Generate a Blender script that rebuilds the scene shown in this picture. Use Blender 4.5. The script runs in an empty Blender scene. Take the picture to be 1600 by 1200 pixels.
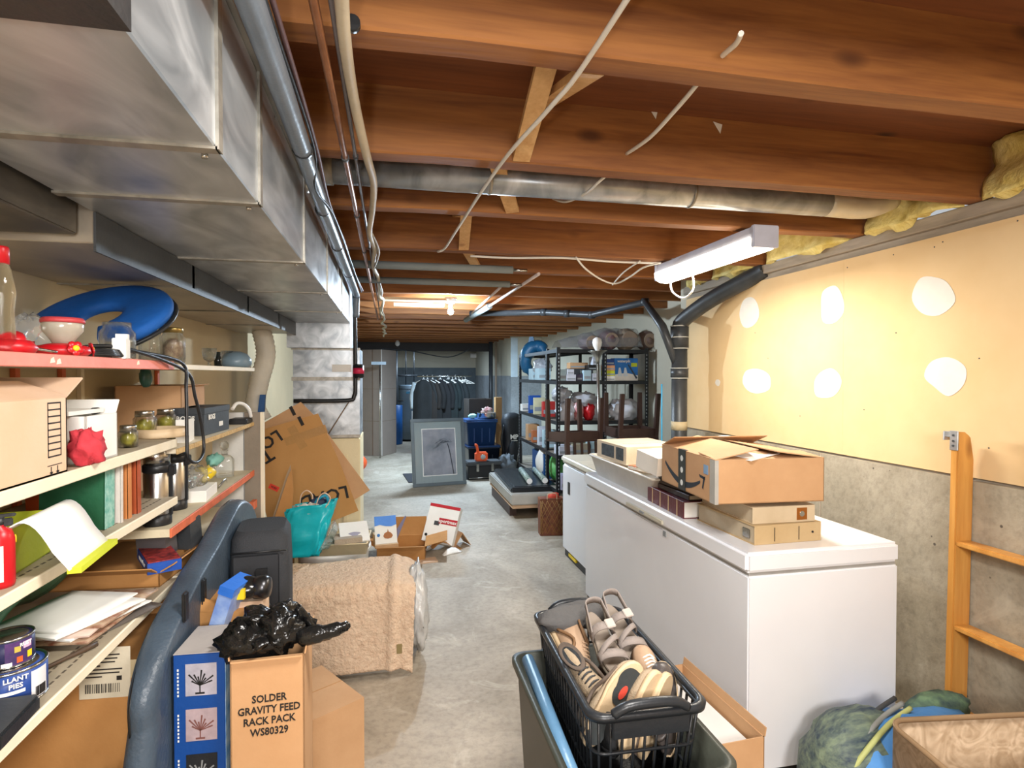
import bpy, bmesh, math, random
from mathutils import Vector, Matrix, Euler, noise
R = math.radians
random.seed(7)
sc = bpy.context.scene
COL = sc.collection

# ---------------------------------------------------------------- camera
CAM = Vector((0, 0, 1.65)); F = 900.0; YAW = R(12.05); PIT = math.atan(15/900.0)
cd = bpy.data.cameras.new('camera'); cam = bpy.data.objects.new('camera', cd); COL.objects.link(cam)
cd.sensor_width = 36; cd.lens = F/1600*36; cd.clip_start = .02; cd.clip_end = 60
cam.location = CAM; cam.rotation_euler = (R(90)-PIT, 0, -YAW)
sc.camera = cam
FW = Vector((math.sin(YAW)*math.cos(PIT), math.cos(YAW)*math.cos(PIT), -math.sin(PIT)))
RT = Vector((math.cos(YAW), -math.sin(YAW), 0)); UP = RT.cross(FW)

def at(px, py, X=None, Y=None, Z=None, d=None):
    """point of the room seen at a photograph pixel, on a given wall / cross / level plane"""
    r = FW + RT*((px-800)/F) + UP*((600-py)/F)
    if X is not None: t = (X-CAM.x)/r.x
    elif Y is not None: t = (Y-CAM.y)/r.y
    elif Z is not None: t = (Z-CAM.z)/r.z
    else: t = d
    return CAM + r*t

# ---------------------------------------------------------------- world, lamps, exposure
w = bpy.data.worlds.new('world'); sc.world = w; w.use_nodes = True
w.node_tree.nodes['Background'].inputs[0].default_value = (.9, .95, 1, 1)
w.node_tree.nodes['Background'].inputs[1].default_value = .3
sc.view_settings.view_transform = 'Standard'; sc.view_settings.look = 'None'
sc.view_settings.gamma = 1; sc.view_settings.use_curve_mapping = False
sc.view_settings.exposure = 0.9

def lamp(name, kind, loc, energy, col, size=.1, size_y=None, rot=(0, 0, 0), spread=None):
    l = bpy.data.lights.new(name, kind); l.energy = energy; l.color = col
    if kind == 'AREA':
        l.shape = 'RECTANGLE'; l.size = size; l.size_y = size_y or size
        if spread: l.spread = spread
    else: l.shadow_soft_size = size
    o = bpy.data.objects.new(name, l); o.location = loc; o.rotation_euler = rot; COL.objects.link(o)
    return o
FIX = Vector((1.80, 3.03, 2.30))            # fluorescent fixture over the freezer
BULB = at(704, 480, Z=2.33)                  # bare bulb in the middle of the room
lamp('fluorescent_light', 'AREA', FIX + Vector((0, 0, -.06)), 20, (1, .93, .82), .12, 1.0)
lamp('bulb_light', 'POINT', BULB + Vector((0, 0, -.085)), 105, (.68, .84, 1), .03)
lamp('fill_light_back', 'AREA', (1.0, 9.9, 2.36), 95, (.60, .80, 1), .9, .25)  # added cool fill to brighten the far end, no fixture there
lamp('fill_light_alcove', 'AREA', (.9, 14.2, 2.36), 22, (.62, .80, 1), .5, .25)  # added fill lifting the dim alcove, not a real fitting
lamp('fill_light_near', 'AREA', (.35, -1.5, 2.10), 52, (1, .97, .94), .8, .6, rot=(R(66), 0, 0))  # unseen fill added behind the camera, tilted forward for frontal light
lamp('bulb_light_entry', 'POINT', (-.20, -.62, 1.56), 21, (1, .97, .95), .06)
lamp('fill_light_front', 'AREA', (.55, .98, 2.37), 26, (1, .96, .90), .45, .45)  # added overhead fill for the near floor, out of view

# ---------------------------------------------------------------- materials
def lin(h):
    h = h.lstrip('#'); c = [int(h[i:i+2], 16)/255 for i in (0, 2, 4)]
    return [x/12.92 if x <= .04045 else ((x+.055)/1.055)**2.4 for x in c]
MC = {}
def mat(name, hexc, rough=.6, metal=0, var=.12, scale=5, bump=.1, bscale=60, stretch=(1, 1, 1), hex2=None, trans=0, emit=None, alpha=1, coat=0, ior=1.45):
    if name in MC: return MC[name]
    m = bpy.data.materials.new(name); m.use_nodes = True; nt = m.node_tree; N = nt.nodes; L = nt.links
    p = N['Principled BSDF']; c = lin(hexc)
    p.inputs['Roughness'].default_value = rough; p.inputs['Metallic'].default_value = metal
    p.inputs['IOR'].default_value = ior
    p.inputs['Transmission Weight'].default_value = trans; p.inputs['Alpha'].default_value = alpha
    p.inputs['Coat Weight'].default_value = coat
    if emit: p.inputs['Emission Color'].default_value = (*lin(emit[0]), 1); p.inputs['Emission Strength'].default_value = emit[1]
    tc = N.new('ShaderNodeTexCoord'); mp = N.new('ShaderNodeMapping'); mp.inputs['Scale'].default_value = stretch
    L.new(tc.outputs['Object'], mp.inputs[0])
    n = N.new('ShaderNodeTexNoise'); n.inputs['Scale'].default_value = scale; n.inputs['Detail'].default_value = 5; n.inputs['Roughness'].default_value = .6
    L.new(mp.outputs[0], n.inputs['Vector'])
    r = N.new('ShaderNodeValToRGB'); L.new(n.outputs['Fac'], r.inputs[0])
    c2 = lin(hex2) if hex2 else [min(1, x*(1+var)) for x in c]
    c1 = c if hex2 else [x*(1-var) for x in c]
    r.color_ramp.elements[0].position = .32; r.color_ramp.elements[0].color = (*c1, 1)
    r.color_ramp.elements[1].position = .68; r.color_ramp.elements[1].color = (*c2, 1)
    L.new(r.outputs[0], p.inputs['Base Color'])
    if bump:
        b = N.new('ShaderNodeTexNoise'); b.inputs['Scale'].default_value = bscale; b.inputs['Detail'].default_value = 3
        L.new(mp.outputs[0], b.inputs['Vector'])
        bp = N.new('ShaderNodeBump'); bp.inputs['Strength'].default_value = bump; bp.inputs['Distance'].default_value = .01
        L.new(b.outputs['Fac'], bp.inputs['Height']); L.new(bp.outputs[0], p.inputs['Normal'])
    MC[name] = m; return m

def lumber(name, a, b, knot, axis='X', rough=.65):
    """long-grained lumber with knots"""
    if name in MC: return MC[name]
    m = bpy.data.materials.new(name); m.use_nodes = True; nt = m.node_tree; N = nt.nodes; L = nt.links
    p = N['Principled BSDF']; p.inputs['Roughness'].default_value = rough
    tc = N.new('ShaderNodeTexCoord'); mp = N.new('ShaderNodeMapping')
    s = {'X': (.35, 5, 5), 'Y': (5, .35, 5), 'Z': (5, 5, .35)}[axis]; mp.inputs['Scale'].default_value = s
    oi = N.new('ShaderNodeObjectInfo'); ad = N.new('ShaderNodeVectorMath'); ad.operation = 'ADD'
    sc_ = N.new('ShaderNodeVectorMath'); sc_.operation = 'SCALE'; sc_.inputs['Scale'].default_value = 37
    cb = N.new('ShaderNodeCombineXYZ'); L.new(oi.outputs['Random'], cb.inputs[0]); L.new(oi.outputs['Random'], cb.inputs[1]); L.new(cb.outputs[0], sc_.inputs[0])
    L.new(tc.outputs['Object'], ad.inputs[0]); L.new(sc_.outputs[0], ad.inputs[1]); L.new(ad.outputs[0], mp.inputs[0])
    n = N.new('ShaderNodeTexNoise'); n.inputs['Scale'].default_value = 2.2; n.inputs['Detail'].default_value = 8; n.inputs['Roughness'].default_value = .62; n.inputs['Distortion'].default_value = .8
    L.new(mp.outputs[0], n.inputs['Vector'])
    wv = N.new('ShaderNodeTexNoise'); wv.inputs['Scale'].default_value = 14; wv.inputs['Detail'].default_value = 2; L.new(mp.outputs[0], wv.inputs['Vector'])
    mx = N.new('ShaderNodeMath'); mx.operation = 'MULTIPLY_ADD'; mx.inputs[1].default_value = .35; L.new(wv.outputs['Fac'], mx.inputs[0]); L.new(n.outputs['Fac'], mx.inputs[2])
    r = N.new('ShaderNodeValToRGB'); r.color_ramp.elements[0].position = .45; r.color_ramp.elements[1].position = .88
    r.color_ramp.elements[0].color = (*lin(a), 1); r.color_ramp.elements[1].color = (*lin(b), 1); L.new(mx.outputs[0], r.inputs[0])
    v = N.new('ShaderNodeTexVoronoi'); v.inputs['Scale'].default_value = 2.6; mp2 = N.new('ShaderNodeMapping')
    mp2.inputs['Scale'].default_value = {'X': (.8, 1.7, 1.7), 'Y': (1.7, .8, 1.7), 'Z': (1.7, 1.7, .8)}[axis]
    L.new(ad.outputs[0], mp2.inputs[0]); L.new(mp2.outputs[0], v.inputs['Vector'])
    kr = N.new('ShaderNodeValToRGB'); kr.color_ramp.elements[0].position = .05; kr.color_ramp.elements[0].color = (1, 1, 1, 1)
    kr.color_ramp.elements[1].position = .14; kr.color_ramp.elements[1].color = (0, 0, 0, 1); L.new(v.outputs['Distance'], kr.inputs[0])
    mm = N.new('ShaderNodeMixRGB'); L.new(kr.outputs[0], mm.inputs[0]); L.new(r.outputs[0], mm.inputs[1]); mm.inputs[2].default_value = (*lin(knot), 1)
    L.new(mm.outputs[0], p.inputs['Base Color'])
    bp = N.new('ShaderNodeBump'); bp.inputs['Strength'].default_value = .25; bp.inputs['Distance'].default_value = .005; L.new(mx.outputs[0], bp.inputs['Height']); L.new(bp.outputs[0], p.inputs['Normal'])
    MC[name] = m; return m

def concrete(name, a, b, pit=.0, rough=.85, c3=None, scale=1.2):
    if name in MC: return MC[name]
    m = bpy.data.materials.new(name); m.use_nodes = True; nt = m.node_tree; N = nt.nodes; L = nt.links
    p = N['Principled BSDF']; p.inputs['Roughness'].default_value = rough
    tc = N.new('ShaderNodeTexCoord')
    def nz(s, det, rg=.6, dist=0):
        n = N.new('ShaderNodeTexNoise'); n.inputs['Scale'].default_value = s; n.inputs['Detail'].default_value = det; n.inputs['Roughness'].default_value = rg; n.inputs['Distortion'].default_value = dist
        L.new(tc.outputs['Object'], n.inputs['Vector']); return n
    n1 = nz(scale, 9, .68, .6); r = N.new('ShaderNodeValToRGB'); L.new(n1.outputs['Fac'], r.inputs[0])
    r.color_ramp.elements[0].position = .35; r.color_ramp.elements[1].position = .65
    r.color_ramp.elements[0].color = (*lin(a), 1); r.color_ramp.elements[1].color = (*lin(b), 1)
    n2 = nz(30, 4); r2 = N.new('ShaderNodeValToRGB'); L.new(n2.outputs['Fac'], r2.inputs[0])
    r2.color_ramp.elements[0].color = (.78, .78, .78, 1); r2.color_ramp.elements[1].color = (1, 1, 1, 1); r2.color_ramp.elements[0].position = .3; r2.color_ramp.elements[1].position = .55
    mu = N.new('ShaderNodeMixRGB'); mu.blend_type = 'MULTIPLY'; mu.inputs[0].default_value = 1; L.new(r.outputs[0], mu.inputs[1]); L.new(r2.outputs[0], mu.inputs[2])
    out = mu.outputs[0]
    if c3:
        n4 = nz(2.3, 7, .7, 1.5); r4 = N.new('ShaderNodeValToRGB'); L.new(n4.outputs['Fac'], r4.inputs[0]); r4.color_ramp.elements[0].position = .56; r4.color_ramp.elements[1].position = .72
        r4.color_ramp.elements[0].color = (0, 0, 0, 1); r4.color_ramp.elements[1].color = (.7, .7, .7, 1)
        m4 = N.new('ShaderNodeMixRGB'); L.new(r4.outputs[0], m4.inputs[0]); L.new(out, m4.inputs[1]); m4.inputs[2].default_value = (*lin(c3), 1); out = m4.outputs[0]
    n3 = nz(9, 2); v = N.new('ShaderNodeTexVoronoi'); v.inputs['Scale'].default_value = 14; L.new(tc.outputs['Object'], v.inputs['Vector'])
    if pit:
        pr = N.new('ShaderNodeValToRGB'); pr.color_ramp.elements[0].position = .07; pr.color_ramp.elements[1].position = .11; pr.color_ramp.elements[0].color = (1, 1, 1, 1); pr.color_ramp.elements[1].color = (0, 0, 0, 1)
        L.new(v.outputs['Distance'], pr.inputs[0])
        g = N.new('ShaderNodeMath'); g.operation = 'GREATER_THAN'; g.inputs[1].default_value = .57; L.new(n3.outputs['Fac'], g.inputs[0])
        g2 = N.new('ShaderNodeMath'); g2.operation = 'MULTIPLY'; L.new(pr.outputs[0], g2.inputs[0]); L.new(g.outputs[0], g2.inputs[1])
        m5 = N.new('ShaderNodeMixRGB'); L.new(g2.outputs[0], m5.inputs[0]); L.new(out, m5.inputs[1]); m5.inputs[2].default_value = (.09, .075, .06, 1); out = m5.outputs[0]
    L.new(out, p.inputs['Base Color'])
    bp = N.new('ShaderNodeBump'); bp.inputs['Strength'].default_value = .3; bp.inputs['Distance'].default_value = .01; L.new(n2.outputs['Fac'], bp.inputs['Height']); L.new(bp.outputs[0], p.inputs['Normal'])
    MC[name] = m; return m

def galv(name, a, b, rough=.33, metal=.85, sc_=14):
    if name in MC: return MC[name]
    m = bpy.data.materials.new(name); m.use_nodes = True; nt = m.node_tree; N = nt.nodes; L = nt.links
    p = N['Principled BSDF']; p.inputs['Metallic'].default_value = metal
    tc = N.new('ShaderNodeTexCoord'); mp = N.new('ShaderNodeMapping'); mp.inputs['Scale'].default_value = (1, .45, 1); L.new(tc.outputs['Object'], mp.inputs[0])
    v = N.new('ShaderNodeTexNoise'); v.inputs['Scale'].default_value = sc_; v.inputs['Detail'].default_value = 5; v.inputs['Distortion'].default_value = 1.2; L.new(mp.outputs[0], v.inputs['Vector'])
    r = N.new('ShaderNodeValToRGB'); r.color_ramp.elements[0].position = .3; r.color_ramp.elements[1].position = .7
    r.color_ramp.elements[0].color = (*lin(a), 1); r.color_ramp.elements[1].color = (*lin(b), 1); L.new(v.outputs['Fac'], r.inputs[0]); L.new(r.outputs[0], p.inputs['Base Color'])
    mr = N.new('ShaderNodeMapRange'); mr.inputs['To Min'].default_value = rough-.08; mr.inputs['To Max'].default_value = rough+.14; L.new(v.outputs['Fac'], mr.inputs[0]); L.new(mr.outputs[0], p.inputs['Roughness'])
    n = N.new('ShaderNodeTexNoise'); n.inputs['Scale'].default_value = 2.5; L.new(tc.outputs['Object'], n.inputs['Vector'])
    bp = N.new('ShaderNodeBump'); bp.inputs['Strength'].default_value = .35; bp.inputs['Distance'].default_value = .02; L.new(n.outputs['Fac'], bp.inputs['Height']); L.new(bp.outputs[0], p.inputs['Normal'])
    MC[name] = m; return m

JOIST = lumber('joist_lumber', '#6c3d1c', '#9e6733', '#5a3317')
LIGHTWOOD = lumber('pale_lumber', '#b98a52', '#d9b07a', '#8a5a30', 'Z')
SUBFL = lumber('subfloor_plywood', '#64361a', '#824c27', '#3f2413', 'X')
FLOORM = concrete('floor_concrete', '#8f8371', '#bbaf9e', 0, .62, '#cfc6b6', 1.1)
CONC = concrete('wall_concrete', '#8f8673', '#aca391', 1, .9, '#b7ae9c', 1.6)
CONC2 = concrete('back_concrete', '#76797a', '#92979a', 0, .9, None, 1.2)
GREYPAINT = mat('grey_block_paint', '#5c666c', .8, var=.15)
DRY = mat('drywall_face', '#d3b281', .85, hex2='#dcbf92', scale=1.4, bump=.03)
DRY2 = mat('drywall_far', '#bab4a2', .85, var=.06, scale=1.4, bump=.03)
PLASTER = mat('joint_compound', '#dedad1', .8, var=.05, bump=.12, bscale=40)
PLATE = mat('grey_sill_plate', '#94897a', .8, var=.2, scale=7, stretch=(5, .6, 5))
GALV = galv('galvanised_sheet', '#8e959b', '#c9ced2', .30, .6, 8)
GALVD = galv('dull_galvanised', '#7d7a72', '#a8a398', .38, .6)
BEIGEW = mat('beige_wall', '#c1b190', .85, var=.07, scale=1.5, bump=.04)
CARD = mat('cardboard', '#b98f66', .8, hex2='#c69d74', scale=4, bump=.06, bscale=90)
CARDL = mat('pale_cardboard', '#cbab8b', .8, hex2='#d8baa0', scale=3, bump=.05, bscale=90)
CARDD = mat('brown_cardboard', '#a97640', .8, hex2='#b98750', scale=4, bump=.06, bscale=90)
CARDI = mat('cardboard_inside', '#a67c4c', .85, var=.15, scale=4)
BLK = mat('black_plastic', '#1b1c1e', .4, var=.2)
BLKM = mat('black_matte', '#17181a', .75, var=.25, bump=.2)
DGREY = mat('dark_grey', '#3c3f42', .55, var=.15)
GREY = mat('mid_grey', '#8a8d8e', .5, var=.1)
WHITE = mat('white_plastic', '#e4e2dd', .4, var=.03, bump=0)
PAPER = mat('white_paper', '#e9e7e1', .8, var=.04, bump=.03)
ENAMEL = mat('white_enamel', '#e3e4e8', .28, var=.025, scale=2, bump=.02, bscale=200, coat=.3)
CREAM = mat('cream_paint', '#ddd0ab', .5, var=.04)
INK = mat('black_ink', '#1f1b19', .7, var=.05, bump=0)
STEEL = mat('brushed_steel', '#b9b8b4', .25, 1, var=.1, scale=20, stretch=(1, 1, .1))
CHROME = mat('chrome', '#d8d8d8', .1, 1, var=.02, bump=0)
GLASS = mat('clear_glass', '#f4f9f8', .03, trans=1, alpha=.62, ior=1.35, var=.01, bump=0)
CLEARP = mat('clear_plastic_film', '#eef0f0', .12, trans=.85, var=.02, bump=.5, bscale=18)
RED = mat('red_plastic', '#b3121c', .35, var=.08, bump=0)
REDC = mat('red_cloth', '#bd3540', .85, var=.2, bump=.2)
YELLOW = mat('yellow_plastic', '#e2c41f', .45, var=.08)
ORANGE = mat('orange_plastic', '#e0592a', .45, var=.1)
BLUE = mat('blue_plastic', '#1b6cb5', .45, var=.08)
NAVY = mat('navy', '#1d3f86', .5, var=.1)
GREEN = mat('green_print', '#1f7a5a', .5, var=.1)
LIME = mat('lime_print', '#c3cc2e', .55, var=.06)
TEAL = mat('teal_foil', '#17b3c0', .28, var=.1, bump=.5, bscale=9)
PINK = mat('pink_painted_edge', '#d98273', .6, var=.12, scale=9)
ORNG = mat('orange_painted_edge', '#cf6a45', .6, var=.2, scale=14)
SHELFW = mat('shelf_cream_edge', '#e3d8bf', .55, var=.06)
SHELFT = mat('shelf_taupe_top', '#a99c86', .6, var=.12, scale=7)
COPPER = mat('copper_tube', '#9a6a4c', .38, .7, var=.2, scale=12)
ABS = mat('black_drain_pipe', '#34373a', .4, var=.25, scale=6)
DKWOOD = mat('dark_stained_wood', '#3b2822', .45, var=.2, stretch=(1, 1, .2), scale=12)
PINE = lumber('varnished_pine', '#b87a34', '#d39c50', '#94602a', 'Z', .35)

# ---------------------------------------------------------------- mesh helpers
def rotm(rx=0, ry=0, rz=0): return Euler((R(rx), R(ry), R(rz))).to_matrix().to_4x4()
def frame(loc, rx=0, ry=0, rz=0): return Matrix.Translation(Vector(loc)) @ rotm(rx, ry, rz)

class MB:
    def __init__(s): s.v = []; s.f = []; s.m = []; s.s = []
    def add(s, vs, fs, mi=0, sm=False, M=None):
        o = len(s.v)
        for p in vs:
            p = Vector(p); s.v.append(tuple(M @ p) if M is not None else tuple(p))
        for f in fs: s.f.append([o+i for i in f]); s.m.append(mi); s.s.append(sm)
        return s
    def box(s, lo, hi, mi=0, M=None):
        (a, b, c), (d, e, f) = lo, hi
        vs = [(a,b,c),(d,b,c),(d,e,c),(a,e,c),(a,b,f),(d,b,f),(d,e,f),(a,e,f)]
        return s.add(vs, [(0,3,2,1),(4,5,6,7),(0,1,5,4),(1,2,6,5),(2,3,7,6),(3,0,4,7)], mi, False, M)
    def cbox(s, c, d, mi=0, M=None):
        return s.box([c[i]-d[i]/2 for i in range(3)], [c[i]+d[i]/2 for i in range(3)], mi, M)
    def cyl(s, a, b, r, r2=None, n=14, mi=0, cap=True, M=None):
        a = Vector(a); b = Vector(b); r2 = r if r2 is None else r2
        z = (b-a).normalized(); x = z.orthogonal().normalized(); y = z.cross(x)
        vs = []
        for c, q in ((a, r), (b, r2)):
            for i in range(n):
                t = 2*math.pi*i/n; vs.append(c + x*math.cos(t)*q + y*math.sin(t)*q)
        s.add(vs, [(i, (i+1) % n, n+(i+1) % n, n+i) for i in range(n)], mi, True, M)
        if cap: s.add(vs, [tuple(reversed(range(n))), tuple(range(n, 2*n))], mi, False, M)
        return s
    def tube(s, pts, r, n=8, mi=0, M=None, smooth=0, closed=False):
        pts = [Vector(p) for p in pts]
        if smooth: pts = spline(pts, smooth, closed)
        rr = r if isinstance(r, (list, tuple)) else [r]*len(pts)
        if len(rr) != len(pts):
            rr = [rr[min(len(rr)-1, int(i*(len(rr)-1)/max(1, len(pts)-1)+.5))] for i in range(len(pts))]
        vs = []; x = None
        for i, p in enumerate(pts):
            t = (pts[min(i+1, len(pts)-1)]-pts[max(i-1, 0)])
            t = t.normalized() if t.length > 1e-9 else Vector((0, 0, 1))
            if x is None: x = t.orthogonal().normalized()
            else:
                x = (x - t*x.dot(t)); x = x.normalized() if x.length > 1e-6 else t.orthogonal().normalized()
            y = t.cross(x)
            for k in range(n):
                a = 2*math.pi*k/n; vs.append(p + (x*math.cos(a)+y*math.sin(a))*rr[i])
        N = len(pts)
        fs = [(i*n+k, i*n+(k+1) % n, (i+1)*n+(k+1) % n, (i+1)*n+k) for i in range(N-1) for k in range(n)]
        s.add(vs, fs, mi, True, M)
        s.add(vs, [tuple(reversed(range(n))), tuple(range((N-1)*n, N*n))], mi, False, M)
        return s
    def lathe(s, prof, n=20, mi=0, M=None, c=(0, 0, 0), sx=1, sy=1):
        vs = []; c = Vector(c)
        for (r, z) in prof:
            for k in range(n):
                a = 2*math.pi*k/n; vs.append(c+Vector((r*sx*math.cos(a), r*sy*math.sin(a), z)))
        P = len(prof)
        s.add(vs, [(i*n+k, i*n+(k+1) % n, (i+1)*n+(k+1) % n, (i+1)*n+k) for i in range(P-1) for k in range(n)], mi, True, M)
        if prof[0][0] > 1e-5: s.add(vs[:n], [tuple(reversed(range(n)))], mi, False, M)
        if prof[-1][0] > 1e-5: s.add(vs[-n:], [tuple(range(n))], mi, False, M)
        return s
    def prism(s, poly, z0, z1, mi=0, M=None, sm=False):
        n = len(poly); vs = [(x, y, z0) for x, y in poly]+[(x, y, z1) for x, y in poly]
        s.add(vs, [tuple(reversed(range(n))), tuple(range(n, 2*n))], mi, False, M)
        s.add(vs, [(i, (i+1) % n, n+(i+1) % n, n+i) for i in range(n)], mi, sm, M); return s
    def loft(s, rings, mi=0, M=None, cap=True, sm=True):
        n = len(rings[0]); vs = [p for r in rings for p in r]
        s.add(vs, [(i*n+k, i*n+(k+1) % n, (i+1)*n+(k+1) % n, (i+1)*n+k) for i in range(len(rings)-1) for k in range(n)], mi, sm, M)
        if cap: s.add(vs, [tuple(reversed(range(n))), tuple(range((len(rings)-1)*n, len(rings)*n))], mi, False, M)
        return s
    def sheet(s, fn, nu, nv, mi=0, M=None, th=0):
        """a grid surface fn(u,v) with thickness th"""
        vs = [Vector(fn(i/nu, j/nv)) for i in range(nu+1) for j in range(nv+1)]
        W = nv+1; fs = [(i*W+j, (i+1)*W+j, (i+1)*W+j+1, i*W+j+1) for i in range(nu) for j in range(nv)]
        if not th: return s.add(vs, fs, mi, True, M)
        nr = [Vector() for _ in vs]
        for f in fs:
            q = (vs[f[1]]-vs[f[0]]).cross(vs[f[3]]-vs[f[0]])
            for k in f: nr[k] += q
        bk = [v-(q.normalized() if q.length > 1e-9 else Vector((0, 0, 1)))*th for v, q in zip(vs, nr)]
        T = len(vs); s.add(vs+bk, fs+[tuple(T+k for k in reversed(f)) for f in fs], mi, True, M)
        ed = [i*W for i in range(nu+1)]+[nu*W+j for j in range(1, nv+1)]+[i*W+nv for i in range(nu-1, -1, -1)]+[j for j in range(nv-1, 0, -1)]
        s.add(vs+bk, [(ed[k], T+ed[k], T+ed[(k+1) % len(ed)], ed[(k+1) % len(ed)]) for k in range(len(ed))], mi, False, M)
        return s
    def blob(s, c, r, amp=.15, fr=3, n=24, mi=0, M=None, seed=0, sm=True, flat=None):
        vs = []; fs = []; c = Vector(c); r = Vector(r) if hasattr(r, '__len__') else Vector((r, r, r)); m = n//2
        for i in range(m+1):
            th = math.pi*i/m
            for k in range(n):
                a = 2*math.pi*k/n; d = Vector((math.sin(th)*math.cos(a), math.sin(th)*math.sin(a), math.cos(th)))
                q = 1+amp*noise.noise(d*fr+Vector((seed*7.3, seed*3.1, 0)))*2+amp*.5*noise.noise(d*fr*2.7+Vector((0, seed, 9)))*2
                p = c+Vector((d.x*r.x, d.y*r.y, d.z*r.z))*q
                if flat is not None and p.z < flat: p.z = flat
                vs.append(p)
        for i in range(m):
            for k in range(n): fs.append((i*n+k, (i+1)*n+k, (i+1)*n+(k+1) % n, i*n+(k+1) % n))
        return s.add(vs, fs, mi, sm, M)
    def build(s, name, mats, parent=None, bevel=0, seg=2, loc=None, rot=None, subd=0):
        me = bpy.data.meshes.new(name); me.from_pydata(s.v, [], s.f)
        if not isinstance(mats, (list, tuple)): mats = [mats]
        for m in mats: me.materials.append(m)
        me.polygons.foreach_set('material_index', s.m); me.polygons.foreach_set('use_smooth', s.s)
        bm = bmesh.new(); bm.from_mesh(me); bmesh.ops.remove_doubles(bm, verts=bm.verts, dist=1e-5)
        bmesh.ops.recalc_face_normals(bm, faces=bm.faces)
        if bevel: bmesh.ops.bevel(bm, geom=[e for e in bm.edges if len(e.link_faces) == 2 and e.calc_face_angle(0) > .6], offset=bevel, segments=seg, affect='EDGES', clamp_overlap=True)
        bm.to_mesh(me); bm.free(); me.update()
        o = bpy.data.objects.new(name, me); COL.objects.link(o)
        if parent: o.parent = parent
        if loc is not None: o.location = loc
        if rot is not None: o.rotation_euler = [R(a) for a in rot]
        if subd:
            md = o.modifiers.new('smooth', 'SUBSURF'); md.levels = subd; md.render_levels = subd
        return o

def spline(P, k=6, closed=False):
    out = []; n = len(P)
    for i in range(n if closed else n-1):
        if closed: p0, p1, p2, p3 = P[i-1], P[i], P[(i+1) % n], P[(i+2) % n]
        else: p0, p1, p2, p3 = P[max(i-1, 0)], P[i], P[i+1], P[min(i+2, n-1)]
        for j in range(k):
            t = j/k; out.append(.5*((2*p1)+(p2-p0)*t+(2*p0-5*p1+4*p2-p3)*t*t+(3*p1-p0-3*p2+p3)*t**3))
    out.append(P[0] if closed else P[-1]); return out

def tag(o, label=None, cat=None, group=None, kind=None):
    if label: o['label'] = label
    if cat: o['category'] = cat
    if group: o['group'] = group
    if kind: o['kind'] = kind
    return o
def thing(name, label, cat, loc=(0, 0, 0), rz=0, group=None, rx=0, ry=0):
    o = bpy.data.objects.new(name, None); COL.objects.link(o); o.empty_display_size = .05
    o.location = loc; o.rotation_euler = (R(rx), R(ry), R(rz)); return tag(o, label, cat, group)
def dup(root, loc=None, rz=None, label=None, parent=None):
    c = root.copy(); COL.objects.link(c)
    if parent: c.parent = parent
    for ch in list(root.children): dup(ch, parent=c)
    if loc is not None: c.location = loc
    if rz is not None: c.rotation_euler.z = R(rz)
    if label: c['label'] = label
    return c
def text(s, size, m, parent, loc, rot, name='lettering', depth=.0006, align='CENTER', sx=1, label=None):
    cu = bpy.data.curves.new(name, 'FONT'); cu.body = s; cu.size = size; cu.extrude = depth; cu.align_x = align; cu.align_y = 'CENTER'; cu.space_line = .95; cu.resolution_u = 2; cu.offset = size*.022
    t = bpy.data.objects.new('t', cu); COL.objects.link(t)
    me = bpy.data.meshes.new_from_object(t.evaluated_get(bpy.context.evaluated_depsgraph_get()))
    bpy.data.objects.remove(t); bpy.data.curves.remove(cu)
    me.materials.clear(); me.materials.append(m); me.name = name
    o = bpy.data.objects.new(name, me); COL.objects.link(o)
    if parent: o.parent = parent
    o.location = loc; o.rotation_euler = [R(a) for a in rot]; o.scale = (sx, 1, 1)
    if label: o['label'] = label
    return o
FRONT = (90, 0, 0)      # text readable from -Y
RIGHT = (90, 0, 90)     # text readable from +X

def carton(name, label, cat, loc, size, rz=0, m=None, open_=True, flaps=((-1, 60), (1, 60)), flapsy=(), th=.004, group=None, rx=0, ry=0, tape=None):
    """corrugated box, base centre at loc. flaps: (side, opening angle from flat) for X sides, flapsy for Y sides"""
    m = m or CARD; t = thing(name, label, cat, loc, rz, group, rx, ry); w, d, h = size; x, y = w/2, d/2
    b = MB()
    if open_:
        b.box((-x, -y, 0), (x, y, th)).box((-x, -y, 0), (-x+th, y, h)).box((x-th, -y, 0), (x, y, h)).box((-x, -y, 0), (x, -y+th, h)).box((-x, y-th, 0), (x, y, h))
    else: b.box((-x, -y, 0), (x, y, h))
    b.build('box_body', m, t)
    if open_:
        for (s, a, *L) in flaps:
            ln = L[0] if L else min(w/2, .22)
            f = MB(); ca, sa = math.cos(R(a)), math.sin(R(a))
            M = Matrix.Translation((s*x, 0, h)) @ Matrix.Rotation(R(a)*s, 4, 'Y')
            f.box((min(0, -s*ln), -y, 0), (max(0, -s*ln), y, th), M=M); f.build('flap', m, t)
        for (s, a, *L) in flapsy:
            ln = L[0] if L else min(d/2, .22)
            M = Matrix.Translation((0, s*y, h)) @ Matrix.Rotation(-R(a)*s, 4, 'X')
            MB().box((-x+.004, min(0, -s*ln), 0), (x-.004, max(0, -s*ln), th), M=M).build('flap', m, t)
    elif tape:
        MB().box((-.025, -y-.0006, h*.6), (.025, y+.0006, h+.0006)).build('packing_tape', tape, t)
    return t
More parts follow.
